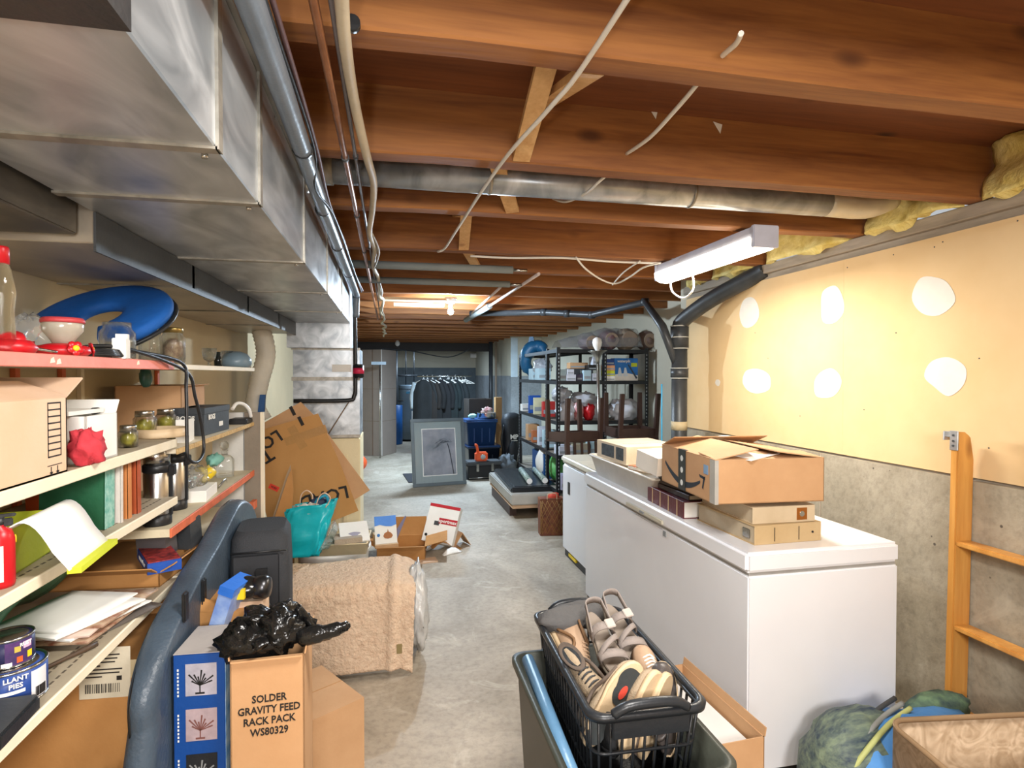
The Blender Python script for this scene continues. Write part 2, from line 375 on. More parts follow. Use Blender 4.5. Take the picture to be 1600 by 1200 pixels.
# ================================================================ SETTING
YB = 16.3; XL = -1.15; XR = 2.52; XR2 = 3.05; YE = 4.55; YC = 11.4; XC = 2.42; YF = -2.3
ZJ = 2.39; ZS = 2.615; ZLEDGE = 1.185; ZP = 2.33
floor = tag(MB().box((XL-.1, YF-.1, -.1), (XR2+.1, YB+.1, 0)).build('floor', FLOORM), 'bare grey concrete floor with pale stains', kind='structure')
ceil_ = tag(MB().box((XL-.1, YF-.1, ZS+.02), (XR2+.1, YB+.1, ZS+.12)).build('ceiling', SUBFL), 'unfinished underside of the floor above', kind='structure')
y = YF
pd = None
while y < YB:                                                   # subfloor sheets
    if pd is None: pd = MB().box((XL, 0, ZS), (XR2, 1.212, ZS+.02)).build('subfloor_sheet', SUBFL, ceil_, loc=(0, y, 0)); 
    else:
        o = pd.copy(); COL.objects.link(o); o.location = (0, y, 0)
    y += 1.22
# joists
jy = [.02, .68, 1.325, 2.025, 2.66, 3.50, 4.13, 4.74]
while jy[-1] < YB-.7: jy.append(jy[-1]+.62)
jy = [-1.9, -1.25, -.6]+jy
def joist_mesh(x0, x1, wdt):
    b = MB(); n = 14; rr = random.Random(3)
    rings = []
    for i in range(n+1):
        x = x0+(x1-x0)*i/n; dz = rr.uniform(-.004, .004); dy = rr.uniform(-.002, .002)
        c = .006
        rings.append([(x, -wdt/2+c+dy, ZJ+dz), (x, wdt/2-c+dy, ZJ+dz), (x, wdt/2+dy, ZJ+c+dz), (x, wdt/2, ZS), (x, -wdt/2, ZS), (x, -wdt/2+dy, ZJ+c+dz)])
    return b.loft(rings, sm=False)
jm = joist_mesh(XL, XR, .085).build('joist', JOIST, ceil_, loc=(0, jy[0], 0))
jm2 = None
for y in jy[1:]:
    if y < YE:
        o = jm.copy(); COL.objects.link(o); o.location = (0, y, 0)
    elif jm2 is None: jm2 = joist_mesh(XL, XR2, .06).build('joist', JOIST, ceil_, loc=(0, y, 0))
    else:
        o = jm2.copy(); COL.objects.link(o); o.location = (0, y, 0)
# bridging struts between joists
def strut(a, b, wd=.06, th=.022):
    a = Vector(a); b = Vector(b); z = (b-a).normalized(); x = z.orthogonal().normalized() if abs(z.x) > .9 else (Vector((1, 0, 0))-z*z.x).normalized(); y = z.cross(x)
    M = Matrix((( x.x, y.x, z.x, a.x), (x.y, y.y, z.y, a.y), (x.z, y.z, z.z, a.z), (0, 0, 0, 1)))
    MB().box((-wd/2, -th/2, 0), (wd/2, th/2, (b-a).length), M=M).build('bridging_strut', LIGHTWOOD, ceil_)
for a_, b_ in (((.42, 1.375, 2.56), (.455, 1.98, 2.405)), ((.50, 1.375, 2.41), (.53, 1.98, 2.60)), ((.36, 2.08, 2.50), (.56, 2.61, 2.405)), ((.47, 2.08, 2.42), (.36, 2.61, 2.60)),
               ((.37, 2.71, 2.56), (.44, 3.45, 2.405)), ((.45, 2.71, 2.42), (.40, 3.45, 2.60)), ((.42, 3.55, 2.50), (.62, 4.08, 2.405)), ((.55, 3.55, 2.42), (.45, 4.08, 2.60))):
    strut(a_, b_)
# walls
tag(MB().box((XL-.15, YF, 0), (XL, YB, ZS)).build('wall_left', BEIGEW), 'beige drywall behind the shelving', kind='structure')
tag(MB().box((XL, YF-.15, 0), (XR2, YF, ZS)).build('wall_front', DRY), kind='structure')
# right wall: concrete stem, drywall sheets above, sill plate
wr = tag(MB().box((XR-.035, YF, 0), (XR+.3, YE, ZLEDGE)).build('wall_right', CONC), 'poured concrete stem wall with drywall above', kind='structure')
MB().box((XR+.0, YF, ZLEDGE), (XR+.3, YE, ZP)).build('stud_wall', PLATE, wr)
ys = [YF, .35, 2.79, YE]
for a, b in zip(ys, ys[1:]):
    MB().box((XR-.014, a+.0004, ZLEDGE+.012), (XR, b-.0004, ZP-.035)).build('drywall_panel', DRY, wr)
MB().box((XR-.008, YF, ZP-.035), (XR+.12, YE, ZP+.0)).build('sill_plate', PLATE, wr)
MB().box((XR-.045, YF, ZP), (XR+.14, YE, ZJ)).build('sill_plate', PLATE, wr, bevel=.004, seg=1)
MB().cyl((XR-.036, 2.93, .0), (XR-.036, 2.93, ZLEDGE), .004, n=6).build('form_seam', PLATE, wr)
# plaster patches: irregular thin lens of joint compound
def patch(px, py, w, h, seed):
    p = at(px, py, X=XR-.0145); rr = random.Random(seed); n = 7; poly = []
    for i in range(n):
        a = 2*math.pi*i/n; q = 1+rr.uniform(-.22, .2)
        poly.append(Vector((math.cos(a)*w/2*q, math.sin(a)*h/2*q, 0)))
    poly = [(v.x, v.y) for v in spline(poly, 5, True)][:-1]
    M = Matrix.Translation(p) @ Matrix(((0, 0, -1, 0), (1, 0, 0, 0), (0, 1, 0, 0), (0, 0, 0, 1)))
    MB().prism(poly, -.0004, .0016, M=M, sm=True).build('plaster_patch', PLASTER, wr)
for i, a in enumerate([(1172, 488, .22, .22), (1300, 478, .20, .21), (1460, 460, .20, .19), (1180, 597, .33, .20), (1294, 598, .25, .18), (1475, 588, .19, .16), (1122, 598, .07, .05)]): patch(*a, seed=i)
b = MB(); rr = random.Random(5)
for px, py in ((1460, 386), (1473, 378), (1396, 398), (1450, 440), (1462, 450), (1324, 418), (1590, 345), (1510, 340), (1278, 720), (1200, 560), (1180, 520), (1175, 506), (1400, 520), (1350, 640), (1530, 560), (1545, 700), (1250, 650)):
    p = at(px, py, X=XR-.0145); b.cyl((p.x+.001, p.y, p.z), (p.x-.0008, p.y, p.z), .0035, n=6)
b.build('screw_heads', DGREY, wr)
for px, py in ((1020, 176), (1121, 199)):
    p = at(px, py, Y=2.025-.0455); MB().prism([(-.018, .02), (.02, .012), (.012, -.022)], -.0008, .0008, M=Matrix.Translation(p) @ Matrix(((1, 0, 0, 0), (0, 0, -1, 0), (0, 1, 0, 0), (0, 0, 0, 1)))).build('paper_scrap', PLASTER, ceil_)
# insulation batts filling the joist ends
INS = mat('fibreglass_insulation', '#c9b15a', .95, hex2='#e6d996', scale=9, bump=1, bscale=35)
for y0, y1, zz in ((.73, 1.28, .0), (1.37, 1.98, .0), (2.07, 2.61, .0), (2.71, 3.45, .0), (3.55, 4.08, .0), (4.18, 4.5, 0)):
    c = ((y0+y1)/2); b = MB()
    def fn(u, v, y0=y0, y1=y1):
        yy = y0+(y1-y0)*u; zz = ZJ-.004+(ZS-ZJ+.0)*v
        q = noise.noise(Vector((yy*5, zz*6, 1)))*.05+noise.noise(Vector((yy*18, zz*20, 4)))*.022
        e = 1-abs(2*u-1)**6
        return (XR-.03-.07*e*(1-.4*v)+q, yy, zz)
    b.sheet(fn, 22, 12, th=-.05); b.build('insulation_batt', INS, wr)
# wall jog beyond the drain stack
w2 = tag(MB().box((XR, YE, 0), (XR2+.15, YE+.12, ZS)).build('trim_1', DRY2), 'end of the drywall wall', kind='structure')
w3 = tag(MB().box((XR2, YE+.12, 0), (XR2+.15, YC, ZS)).build('wall_side', DRY2), 'pale wall behind the black shelving', kind='structure')
w4 = tag(MB().box((XC, YC, 0), (XR2+.15, YB, 1.62)).build('wall_alcove', CONC2), 'concrete return wall beside the water heater alcove', kind='structure')
MB().box((XC, YC, 1.62), (XR2+.15, YB, ZS)).build('drywall_panel', DRY2, w4)
MB().box((XC-.012, YC-.006, 1.60), (XC+.13, YC, ZJ)).build('corner_sheet', mat('pale_blue_sheet', '#b9c6cd', .7), w4)
wb = tag(MB().box((XL, YB, 0), (XR2, YB+.15, 1.84)).build('wall_back', GREYPAINT), 'grey lower wall at the far end', kind='structure')
MB().box((XL, YB-.01, 1.84), (XR2, YB+.14, ZS)).build('drywall_panel', DRY2, wb)
tag(MB().box((XL, 13.6, 2.2), (XC, 13.75, ZJ)).build('trim_2', mat('dark_beam_wood', '#33302f', .7)), 'dark dropped beam in front of the alcove', kind='structure')

# ================================================================ DUCTS
def duct_run(name, label, x0, x1, z0, z1, seams, m, cleat, group=None):
    t = thing(name, label, 'duct', (0, 0, 0), 0, group)
    for i, (a, b) in enumerate(zip(seams, seams[1:])):
        MB().box((x0, a, z0), (x1, b-.002, z1)).build('duct_section', m, t, bevel=.003, seg=1)
        if i:
            MB().box((x0-.003, a-.014, z0-.005), (x1+.003, a+.012, z0), ).box((x1, a-.014, z0-.005), (x1+.006, a+.012, z1)).build('drive_cleat', cleat, t)
            q = MB(); q.cyl((x1-.03, a+.03, z0), (x1-.03, a+.03, z0-.008), .006, n=8); q.build('screw', STEEL, t)
    return t
DX0, DX1, DZ = -.722, -.30, 2.055
dm = duct_run('supply_duct', 'long galvanised sheet metal duct hanging under the joists along the left', DX0, DX1, DZ, 2.36, [.74, 1.13, 1.47, 2.2, 3.0, 3.9, 4.75], GALV, GALVD)
MB().box((DX1-.012, .74, 2.36), (DX1+.012, 4.75, 2.385)).build('top_flange', GALVD, dm)
MB().box((DX0-.01, .68, DZ-.012), (DX1+.012, .745, 2.37)).build('end_collar', BLK, dm)
MB().box((DX0, -.6, DZ+.02), (DX1, .68, 2.36)).build('duct_section', GALVD, dm)
for yy in (1.12, 2.18, 3.6):
    MB().box((DX1+.002, yy, DZ+.2), (DX1+.005, yy+.03, ZJ)).build('hanger_strap', GALV, dm)
BROWNM = galv('beige_sheet_metal', '#948b7e', '#b9af9e', .42, .5, 5)  # brownish beige metal of the return duct
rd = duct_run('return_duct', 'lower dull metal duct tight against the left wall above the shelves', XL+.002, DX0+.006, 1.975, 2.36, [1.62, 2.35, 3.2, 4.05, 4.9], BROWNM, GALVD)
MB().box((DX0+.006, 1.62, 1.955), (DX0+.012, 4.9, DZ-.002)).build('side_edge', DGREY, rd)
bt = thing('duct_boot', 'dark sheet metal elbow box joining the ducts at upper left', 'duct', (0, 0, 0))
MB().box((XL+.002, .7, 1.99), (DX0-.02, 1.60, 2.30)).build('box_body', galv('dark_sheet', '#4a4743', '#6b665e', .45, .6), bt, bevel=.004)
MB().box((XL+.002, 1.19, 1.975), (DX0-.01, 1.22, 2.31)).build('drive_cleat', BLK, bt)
# plenum and furnace
pl = thing('furnace_plenum', 'shiny sheet metal plenum box dropping from the duct above the furnace', 'duct', (0, 0, 0))
MB().box((-.78, 4.76, 1.86), (-.30, 5.3, 2.385)).build('plenum_box', GALV, pl, bevel=.004)
MB().box((-.75, 4.86, 1.14), (-.235, 5.4, 1.86)).build('plenum_box', GALV, pl, bevel=.004)
MB().box((-.76, 4.85, 1.60), (-.23, 4.862, 1.63)).box((-.76, 4.85, 1.845), (-.23, 4.862, 1.865)).box((-.76, 4.85, 1.135), (-.23, 4.862, 1.16)).build('drive_cleat', GALVD, pl)
MB().box((-.45, 4.855, 1.67), (-.30, 4.861, 1.73)).build('sticker', PAPER, pl)
q = thing('furnace', 'cream enamel furnace cabinet below the sheet metal plenum', 'furnace', (-.495, 5.15, 0))
MB().box((-.27, -.31, .03), (.262, .31, 1.13)).build('cabinet', CREAM, q, bevel=.008)
MB().box((-.25, -.318, .12), (.10, -.31, .58)).build('door_panel', CREAM, q, bevel=.003); MB().box((.13, -.32, .3), (.16, -.31, 1.0)).build('edge_trim', CREAM, q)
MB().box((-.25, -.318, .62), (.10, -.31, 1.08)).build('door_panel', CREAM, q, bevel=.003)
MB().box((-.26, -.3, 0), (.25, .3, .03)).build('base', DGREY, q)
# white flexible duct beside the plenum
b = MB(); pts = spline([Vector(p) for p in ((-.93, 4.6, 1.98), (-.90, 4.6, 1.8), (-.95, 4.62, 1.6), (-.98, 4.62, 1.42), (-.93, 4.62, 1.3))], 12)
b.tube(pts, [.066+.006*(i % 2) for i in range(len(pts))], n=16)
tag(b.build('flexible_duct', mat('ribbed_white', '#cfc9bb', .5)), 'ribbed white flexible duct hose left of the plenum', 'duct')
# humidity/control tube and valve at plenum corner
t = thing('gas_pipe', 'black pipe bent round the front of the plenum with a red banded valve', 'pipe', (0, 0, 0))
MB().tube([(-.27, 4.72, 2.33), (-.262, 4.7, 2.1), (-.26, 4.70, 1.6), (-.27, 4.70, 1.48), (-.33, 4.69, 1.445), (-.72, 4.69, 1.445)], .016, n=10, smooth=5).build('pipe', BLK, t)
MB().cyl((-.235, 4.68, 1.62), (-.235, 4.68, 1.73), .042, n=18).build('valve_body', BLK, t, bevel=.008)
MB().cyl((-.235, 4.68, 1.655), (-.235, 4.68, 1.70), .0435, n=18).build('red_band', mat('magenta_band', '#d0284f', .4), t)

# ================================================================ PIPES AND CABLES UNDER THE JOISTS
def run(name, label, cat, pts, r, m, smooth=0, n=10, clips=(), group=None):
    t = thing(name, label, cat, (0, 0, 0), 0, group) if clips else None
    o = MB().tube(pts, r, n=n, smooth=smooth).build('tube' if t else name, m, t)
    for c, rr_, mm in clips:
        c = Vector(c); MB().cyl(c-Vector((0, .008, 0)), c+Vector((0, .008, 0)), rr_, n=14).build('clamp', mm, t)
    return t or tag(o, label, cat, group)
GREYPVC = mat('blue_grey_pipe', '#6d7680', .35, var=.12)
run('drain_pipe', 'blue grey plastic pipe running along the right side of the duct', 'pipe', [(-.235, -.5, 2.30), (-.235, 1.1, 2.30), (-.245, 2.2, 2.29), (-.25, 3.4, 2.29), (-.25, 4.6, 2.28), (-.25, 4.70, 2.24), (-.255, 4.70, 2.1)], .026, GREYPVC, smooth=4,
    clips=[((-.24, 1.75, 2.296), .029, BLK), ((-.25, 2.35, 2.29), .029, BLK), ((-.25, 3.0, 2.29), .029, BLK), ((-.25, 3.8, 2.29), .029, BLK)])
run('electrical_cable', 'dark reddish cable strapped to the blue grey pipe', 'cable', [(-.205, -.5, 2.33), (-.203, 1.0, 2.325), (-.205, 1.75, 2.315), (-.22, 2.3, 2.30), (-.215, 3, 2.31), (-.22, 3.8, 2.31), (-.2, 4.7, 2.31)], .006, mat('brown_cable', '#5d4446', .5), smooth=5, n=7)
run('electrical_cable', 'thin black cable strapped alongside the blue grey pipe', 'cable', [(-.213, -.5, 2.318), (-.212, 1.0, 2.313), (-.209, 1.75, 2.303), (-.235, 2.0, 2.262), (-.214, 2.35, 2.28), (-.214, 3, 2.30), (-.21, 4.7, 2.30)], .004, BLK, smooth=5, n=7)
run('copper_pipe', 'copper tube running away under the joists right of the grey pipe', 'pipe', [(-.135, -.5, 2.345), (-.135, 2.0, 2.345), (-.135, 7.5, 2.345)], .0095, COPPER, clips=[((-.135, 1.93, 2.345), .013, DGREY), ((-.135, 2.61, 2.345), .013, DGREY), ((-.135, 3.36, 2.345), .013, DGREY)])
run('copper_pipe', 'slimmer dull grey tube right beside the copper tube', 'pipe', [(-.108, -.5, 2.37), (-.105, 2.0, 2.365), (-.1, 7.5, 2.365)], .006, mat('dull_lead', '#6e6868', .45, .4), clips=[((-.105, 1.97, 2.366), .009, DGREY), ((-.105, 3.36, 2.366), .009, DGREY)])
rr = random.Random(11)
pts = [(-.075+rr.uniform(-.014, .014)*(1+(k > 6)*.6), -.5+k*.34, 2.352+rr.uniform(-.016, .012)) for k in range(34)]
CAB = mat('cream_cable_wrap', '#b9ac93', .6, var=.15)
tg = run('cable_bundle', 'wavy cream wrapped cable bundle stapled beneath the joists', 'cable', pts, .0135, CAB, smooth=4, clips=[((-.07, 1.22, 2.36), .016, BLK)])
pts = [(p[0]+.012*math.sin(i*1.3)+.01, p[1], p[2]-.008+.01*math.cos(i*1.7)) for i, p in enumerate(pts[10:])]
run('electrical_cable', 'pale cable twisted around the cream cable bundle', 'cable', pts, .006, mat('pale_cable', '#a9a294', .6), smooth=4, n=7)
WCAB = mat('white_cable', '#d9d5cb', .5, var=.04, bump=0)
run('electrical_cable', 'long white cable running diagonally under the joists in the middle', 'cable', [(.455, .1, 2.382), at(935, 68, Z=2.38), at(862, 165, Z=2.375), at(795, 240, Z=2.372), at(752, 300, Z=2.378), at(712, 362, Z=2.375), at(695, 388, Z=2.37), at(685, 393, Z=2.375), at(683, 391, Z=2.5)], .0065, WCAB, smooth=5, n=8)
run('electrical_cable', 'white cable crossing the bay behind the first joist', 'cable', [at(1158, 52, Y=1.16), at(1150, 68, Y=1.21), at(1128, 88, Y=1.285), at(1100, 118, Y=1.38), at(1080, 143, Y=1.47), at(1055, 172, Y=1.57), at(1015, 215, Y=1.78), at(978, 241, Y=1.99)], .0065, WCAB, smooth=5, n=8)
run('electrical_cable', 'short white cable over the round duct in the second bay', 'cable', [Vector((.86, 2.02, 2.45)), at(938, 282, Z=2.40), at(915, 302, Z=2.40), at(885, 315, Z=2.42), Vector((.75, 2.6, 2.47))], .006, WCAB, smooth=5, n=8)
run('electrical_cable', 'white cable stapled along the underside of a joist to the strip light', 'cable', [at(735, 400, Z=2.382), at(800, 403, Z=2.38), at(880, 403, Z=2.38), at(960, 409, Z=2.38), at(1033, 411, Z=2.37)], .007, WCAB, smooth=5, n=8)
run('electrical_cable', 'slack white cable looping down left of the strip light', 'cable', [at(900, 402, Z=2.38), at(915, 420, Z=2.33), at(940, 437, Z=2.30), at(962, 443, Z=2.29), at(985, 432, Z=2.31), at(1005, 418, Z=2.34), at(1030, 411, Z=2.355)], .006, WCAB, smooth=5, n=8)
run('electrical_cable', 'second slack white cable loop left of the strip light', 'cable', [at(957, 445, Z=2.29), at(975, 425, Z=2.34), at(1000, 408, Z=2.378)], .005, WCAB, smooth=5, n=8)
# steel conduit and covered conduit near the bulb
GFOAM = mat('grey_foam_sleeve', '#7c8484', .7, var=.08)
for (pa, pb, lab) in (((545, 412), (795, 427), 'grey sleeved pipe crossing under the joists nearer the camera'), ((545, 436), (790, 449), 'grey sleeved pipe crossing under the joists nearer the bulb')):
    a = at(*pa, Z=2.36); b_ = at(*pb, Z=2.36); b_.y = a.y
    t = thing('sleeved_pipe', lab, 'pipe'); MB().tube([a, b_], .026, n=10).build('foam_sleeve', GFOAM, t)
    MB().tube([b_, b_+Vector((.1, 0, 0))], .011, n=8).build('pipe', STEEL, t)
CONDW = mat('pinkish_white_pipe', '#cbbdb8', .4)
a = at(842, 428, Z=2.365); b_ = at(765, 478, Z=2.36)
t = thing('sleeved_pipe', 'diagonal pale pipe with a grey sleeve right of the bulb', 'pipe')
MB().tube([a, b_], .012, n=8).build('pipe', CONDW, t); MB().tube([b_, at(728, 500, Z=2.34)], .032, n=10).build('foam_sleeve', GFOAM, t)
a = at(782, 449, Z=2.36); b_ = at(737, 490, Z=2.36)
tag(MB().tube([a, b_], .011, n=8).build('pale_pipe', CONDW), 'short diagonal pale pipe just right of the bulb', 'pipe')
# pale lumber offcuts by the bulb
for i, (x0, x1, yy, lab) in enumerate(((-.1, .55, 5.62, 'pale wooden nailer board flat under joists left of the bulb'), (.05, .57, 6.05, 'pale wooden nailer board farther left of the bulb'))):
    tag(MB().box((x0, yy, ZJ-.026), (x1, yy+.14, ZJ-.002)).build('nailer_board', mat('white_wood', '#cfbfa4', .6, var=.1)), lab, 'board')
# bulb
t = thing('ceiling_bulb', 'lit bare bulb in a white porcelain holder in the middle of the ceiling', 'bulb', BULB)
MB().lathe([(.0, .075), (.055, .075), (.055, .06), (.04, .035), (.024, .03), (.022, .0)], 18).build('lamp_holder', WHITE, t)
MB().lathe([(.013, .012), (.014, -.005), (.026, -.03), (.03, -.047), (.024, -.066), (.0, -.076)], 18).build('bulb', mat('lit_bulb', '#ffffff', .3, emit=('#dcecff', 45)), t)
MB().box((-.06, -.06, .075), (.06, .06, .095)).build('junction_plate', GALV, t)
t = thing('ceiling_bulb', 'small unlit bulb in a white porcelain holder at the far end left of the alcove', 'bulb', at(621, 535, Y=13.3)+Vector((0, 0, .05)))
MB().lathe([(.0, .14), (.1, .14), (.1, .10), (.05, .05), (.045, .0)], 16).build('lamp_holder', WHITE, t)
MB().lathe([(.02, .0), (.05, -.05), (.055, -.09), (.03, -.13), (0, -.14)], 16).build('bulb', WHITE, t)
# strip light
t = thing('strip_light', 'white fluorescent strip light fixture glowing above the chest freezer', 'lamp', FIX)
MB().prism([(-.068, .015), (-.06, .075), (.06, .075), (.068, .015)], -.53, .53, M=Matrix(((1, 0, 0, 0), (0, 0, 1, 0), (0, 1, 0, 0), (0, 0, 0, 1)))).build('housing', mat('fixture_white', '#b9bccb', .45), t, bevel=.004)
MB().loft([[( .078*math.cos(R(a)), yy, .02-.065*abs(math.sin(R(a)))**.6) for a in range(0, 181, 15)] for yy in (-.505, .52)], sm=True).build('diffuser', mat('lit_diffuser', '#ffffff', .4, emit=('#fff3dc', 6)), t)
for s in (-1, 1): MB().box((-.07, min(s*.51, s*.535), -.03), (.07, max(s*.51, s*.535), .078)).build('end_cap', mat('fixture_white', '#b9bccb'), t, bevel=.004)
MB().tube([at(1048, 436, X=1.76)-FIX, at(1050, 455, X=1.76)-FIX, at(1068, 466, X=1.76)-FIX, at(1083, 452, X=1.76)-FIX, at(1082, 428, X=1.76)-FIX], .0055, smooth=6).build('cord', WCAB, t)
for yy in (-.4, .4): MB().box((-.01, yy, .075), (.01, yy+.015, .1)).build('bracket', GALV, t)
# round duct between joists
t = thing('round_duct', 'round galvanised pipe duct crossing between the joists', 'duct')
MB().tube([(-.28, 2.345, 2.452), (2.0, 2.345, 2.452)], .061, n=22).build('duct_pipe', GALV, t)
MB().tube([(2.0, 2.345, 2.452), (2.22, 2.345, 2.452), (2.36, 2.345, 2.50)], .06, n=22, smooth=4).build('elbow', mat('cream_metal', '#c9c0a8', .4, .3), t)
MB().tube([(-.285, 2.345, 2.452), (-.21, 2.345, 2.452)], .067, n=22).build('collar', GALVD, t)
MB().tube([(-.36, 2.3, 2.36), (-.32, 2.345, 2.42), (-.28, 2.345, 2.452)], .062, n=22, smooth=3).build('boot', GALV, t)
for x in (.4, 1.3): MB().tube([(x, 2.345, 2.452), (x+.012, 2.345, 2.452)], .0635, n=22).build('joint_ring', GALVD, t)

# ================================================================ DRAIN STACK
SX, SY = 2.30, 4.28
t = thing('drain_stack', 'tall black soil pipe standing in front of the drywall end', 'pipe', (SX, SY, 0))
MB().cyl((0, 0, 0), (0, 0, 1.86), .062, n=24).build('pipe', ABS, t)
MB().cyl((0, 0, 1.86), (0, 0, 2.04), .072, n=24).build('fitting', ABS, t, bevel=.006)
MB().cyl((0, 0, 1.62), (0, 0, 1.70), .07, n=24).build('coupling', ABS, t, bevel=.004)
for z in (1.62, 1.70, 1.86, 1.95, 2.04): MB().cyl((0, 0, z-.004), (0, 0, z+.004), .0735, n=24).build('glue_ring', mat('grey_glue', '#a7a8a2', .5), t)
MB().cyl((0, 0, 1.20), (0, 0, 1.27), .064, n=24).build('label_band', mat('tan_tape', '#b5a583', .6), t)
MB().tube([(0, 0, 2.0), (.01, -.03, 2.08), (.09, -.33, 2.22), (.2, -.7, 2.34), (.22, -.8, 2.37)], .06, n=20, smooth=4).build('branch_pipe', ABS, t)
a = at(1035, 510, Y=SY)-Vector((SX, SY, 0)); k1 = at(1008, 472, Y=5.3)-Vector((SX, SY, 0)); k2 = at(925, 492, Y=5.9)-Vector((SX, SY, 0)); k3 = at(850, 488, Y=6.3)-Vector((SX, SY, 0)); k4 = at(735, 490, Y=6.8)-Vector((SX, SY, 0))
MB().tube([(-.02, 0, 1.72), a, k1, k2, k3, k4], .034, n=14).build('branch_pipe', ABS, t)
for q in (k1, k2, k3, (k2+k3)/2): MB().cyl(q+Vector((-.03, .02, 0)), q+Vector((.03, -.02, 0)), .04, n=14).build('coupling', ABS, t, bevel=.003)
b = MB(); b.tube([at(1034, y, X=2.2) for y in (600, 640, 690, 720)], .006, n=6)
tag(b.build('cord', mat('sky_blue', '#3aa0d0', .5)), 'thin sky blue cord hanging beside the drain stack', 'cord')
# ================================================================ FREEZERS AND WHAT STANDS ON THEM
FZ = .93
t = thing('chest_freezer', 'large long white chest freezer with binders and a carton on its lid', 'freezer', (1.775, 3.045, 0))
MB().box((-.36, -.985, .03), (.36, .985, .832)).build('cabinet', ENAMEL, t, bevel=.006, seg=2)
MB().box((-.35, -.97, .0), (.35, .97, .03)).build('base', BLK, t)
MB().box((-.352, -.975, .832), (.352, .975, .846)).build('gasket', mat('grey_gasket', '#9c9a96', .7), t)
MB().box((-.372, -.992, .846), (.365, .992, FZ)).build('lid', ENAMEL, t, bevel=.014, seg=3)
a = at(980, 780, X=1.40).y-3.045; b_ = at(1036, 812, X=1.40).y-3.045
h = MB().box((-.384, b_, .862), (-.372, a, .885)).build('handle', mat('yellowed_clear_handle', '#c9c4b2', .35), t, bevel=.003)
MB().box((-.39, (a+b_)/2-.02, .868), (-.384, (a+b_)/2+.03, .880)).build('handle_lock', GREY, h)
MB().box((-.366, b_-.01, .8), (-.360, b_+.02, .826)).build('key_lock', GREY, t)
t = thing('chest_freezer', 'smaller white chest freezer behind the large one with a black handle mark', 'freezer', (1.84, 4.58, 0))
MB().box((-.29, -.47, .06), (.29, .47, .845)).build('cabinet', ENAMEL, t, bevel=.02, seg=3)
MB().box((-.27, -.45, .0), (.27, .45, .06)).build('base', BLK, t); MB().box((-.285, .1, .035), (-.268, .3, .058)).build('warning_label', YELLOW, t)
MB().box((-.285, -.465, .845), (.285, .465, .858)).build('gasket', mat('grey_gasket', '#9c9a96'), t)
MB().box((-.30, -.48, .858), (.295, .48, .912)).build('lid', mat('cream_enamel', '#d9d5c6', .3, bump=0), t, bevel=.014, seg=3)
p = at(889, 762, X=1.55); MB().box((-.297, p.y-4.58-.03, p.z-.06), (-.29, p.y-4.58+.02, p.z+.05)).build('handle', BLK, t, bevel=.003)

# white tray bin
t = thing('storage_tray', 'long shallow white plastic bin on the far end of the large freezer', 'bin', (1.66, 3.48, FZ))
b = MB(); w_, d_, hh = .225, .52, .14
def rrect(w, d, r, z, n=5):
    o = []
    for cx, cy, a0 in ((w-r, d-r, 0), (-w+r, d-r, 90), (-w+r, -d+r, 180), (w-r, -d+r, 270)):
        for i in range(n+1): a = R(a0+90*i/n); o.append((cx+r*math.cos(a), cy+r*math.sin(a), z))
    return o
def tub(b, w, d, h, r=.04, taper=.88, th=.004, rim=.012, mi=0, M=None):
    rings = [rrect(w*taper, d*taper, r, 0), rrect(w, d, r, h-rim), rrect(w+rim*.8, d+rim*.8, r, h-rim), rrect(w+rim*.8, d+rim*.8, r, h), rrect(w-th, d-th, r, h), rrect(w*taper-th, d*taper-th, r, th)]
    return b.loft(rings, mi, M, cap=True)
tub(b, w_, d_, hh).build('bin_body', mat('translucent_white', '#dfdbd2', .4), t)
# carton on the tray
t = carton('carton', 'whitish carton with printed pictures lying across the white plastic bin', 'box', (1.66, 3.66, FZ+.142), (.40, .46, .115), 3, mat('cream_card', '#d6c4ab', .7), False)
PIC = mat('dark_print', '#3c434a', .6, var=.5, scale=30)
MB().box((-.201, -.19, .02), (-.2, -.08, .10)).build('printed_picture', PIC, t); MB().box((-.201, -.05, .02), (-.2, .15, .10)).build('printed_picture', PIC, t)
MB().box((.02, -.2305, .005), (.05, -.23, .035)).build('round_label', mat('tan_label', '#a06a34'), t)
b = MB()
for i in range(16): b.box((-.14+i*.018, -.06+.003*math.sin(i*2), .115), (-.128+i*.018, -.055+.003*math.sin(i*2), .1155))
tag(b.build('printed_line', INK, t), kind='stuff')
t = thing('patterned_book', 'floral patterned album lying on the white bin near the marked carton', 'book', (1.60, 3.21, FZ+.142), 14)
MB().box((-.15, -.12, 0), (.15, .12, .024)).build('cover', mat('floral_print', '#5d7a4c', .5, hex2='#c95d49', scale=42, bump=0), t, bevel=.003)
MB().box((-.152, -.115, .004), (-.148, .115, .02)).build('page_block', PAPER, t)
# album stack and binders
def book_lie(name, label, cat, loc, size, rz, cover, page=PAPER, spine='-X', group=None):
    t = thing(name, label, cat, loc, rz, group); w, d, h = size; x, y = w/2, d/2; c = .004
    MB().box((-x, -y, 0), (x, y, c)).box((-x, -y, h-c), (x, y, h)).build('cover', cover, t)
    i = .006
    if spine == '-X': MB().box((-x-.002, -y, 0), (-x+c, y, h)).build('spine', cover, t, bevel=.002, seg=1); MB().box((-x+c, -y+i, c), (x-i, y-i, h-c)).build('page_block', page, t)
    if spine == '-Y': MB().box((-x, -y-.002, 0), (x, -y+c, h)).build('spine', cover, t, bevel=.002, seg=1); MB().box((-x+i, -y+c, c), (x-i, y-i, h-c)).build('page_block', page, t)
    if spine == '+X': MB().box((x-c, -y, 0), (x+.002, y, h)).build('spine', cover, t, bevel=.002, seg=1); MB().box((-x+i, -y+i, c), (x-c, y-i, h-c)).build('page_block', page, t)
    return t
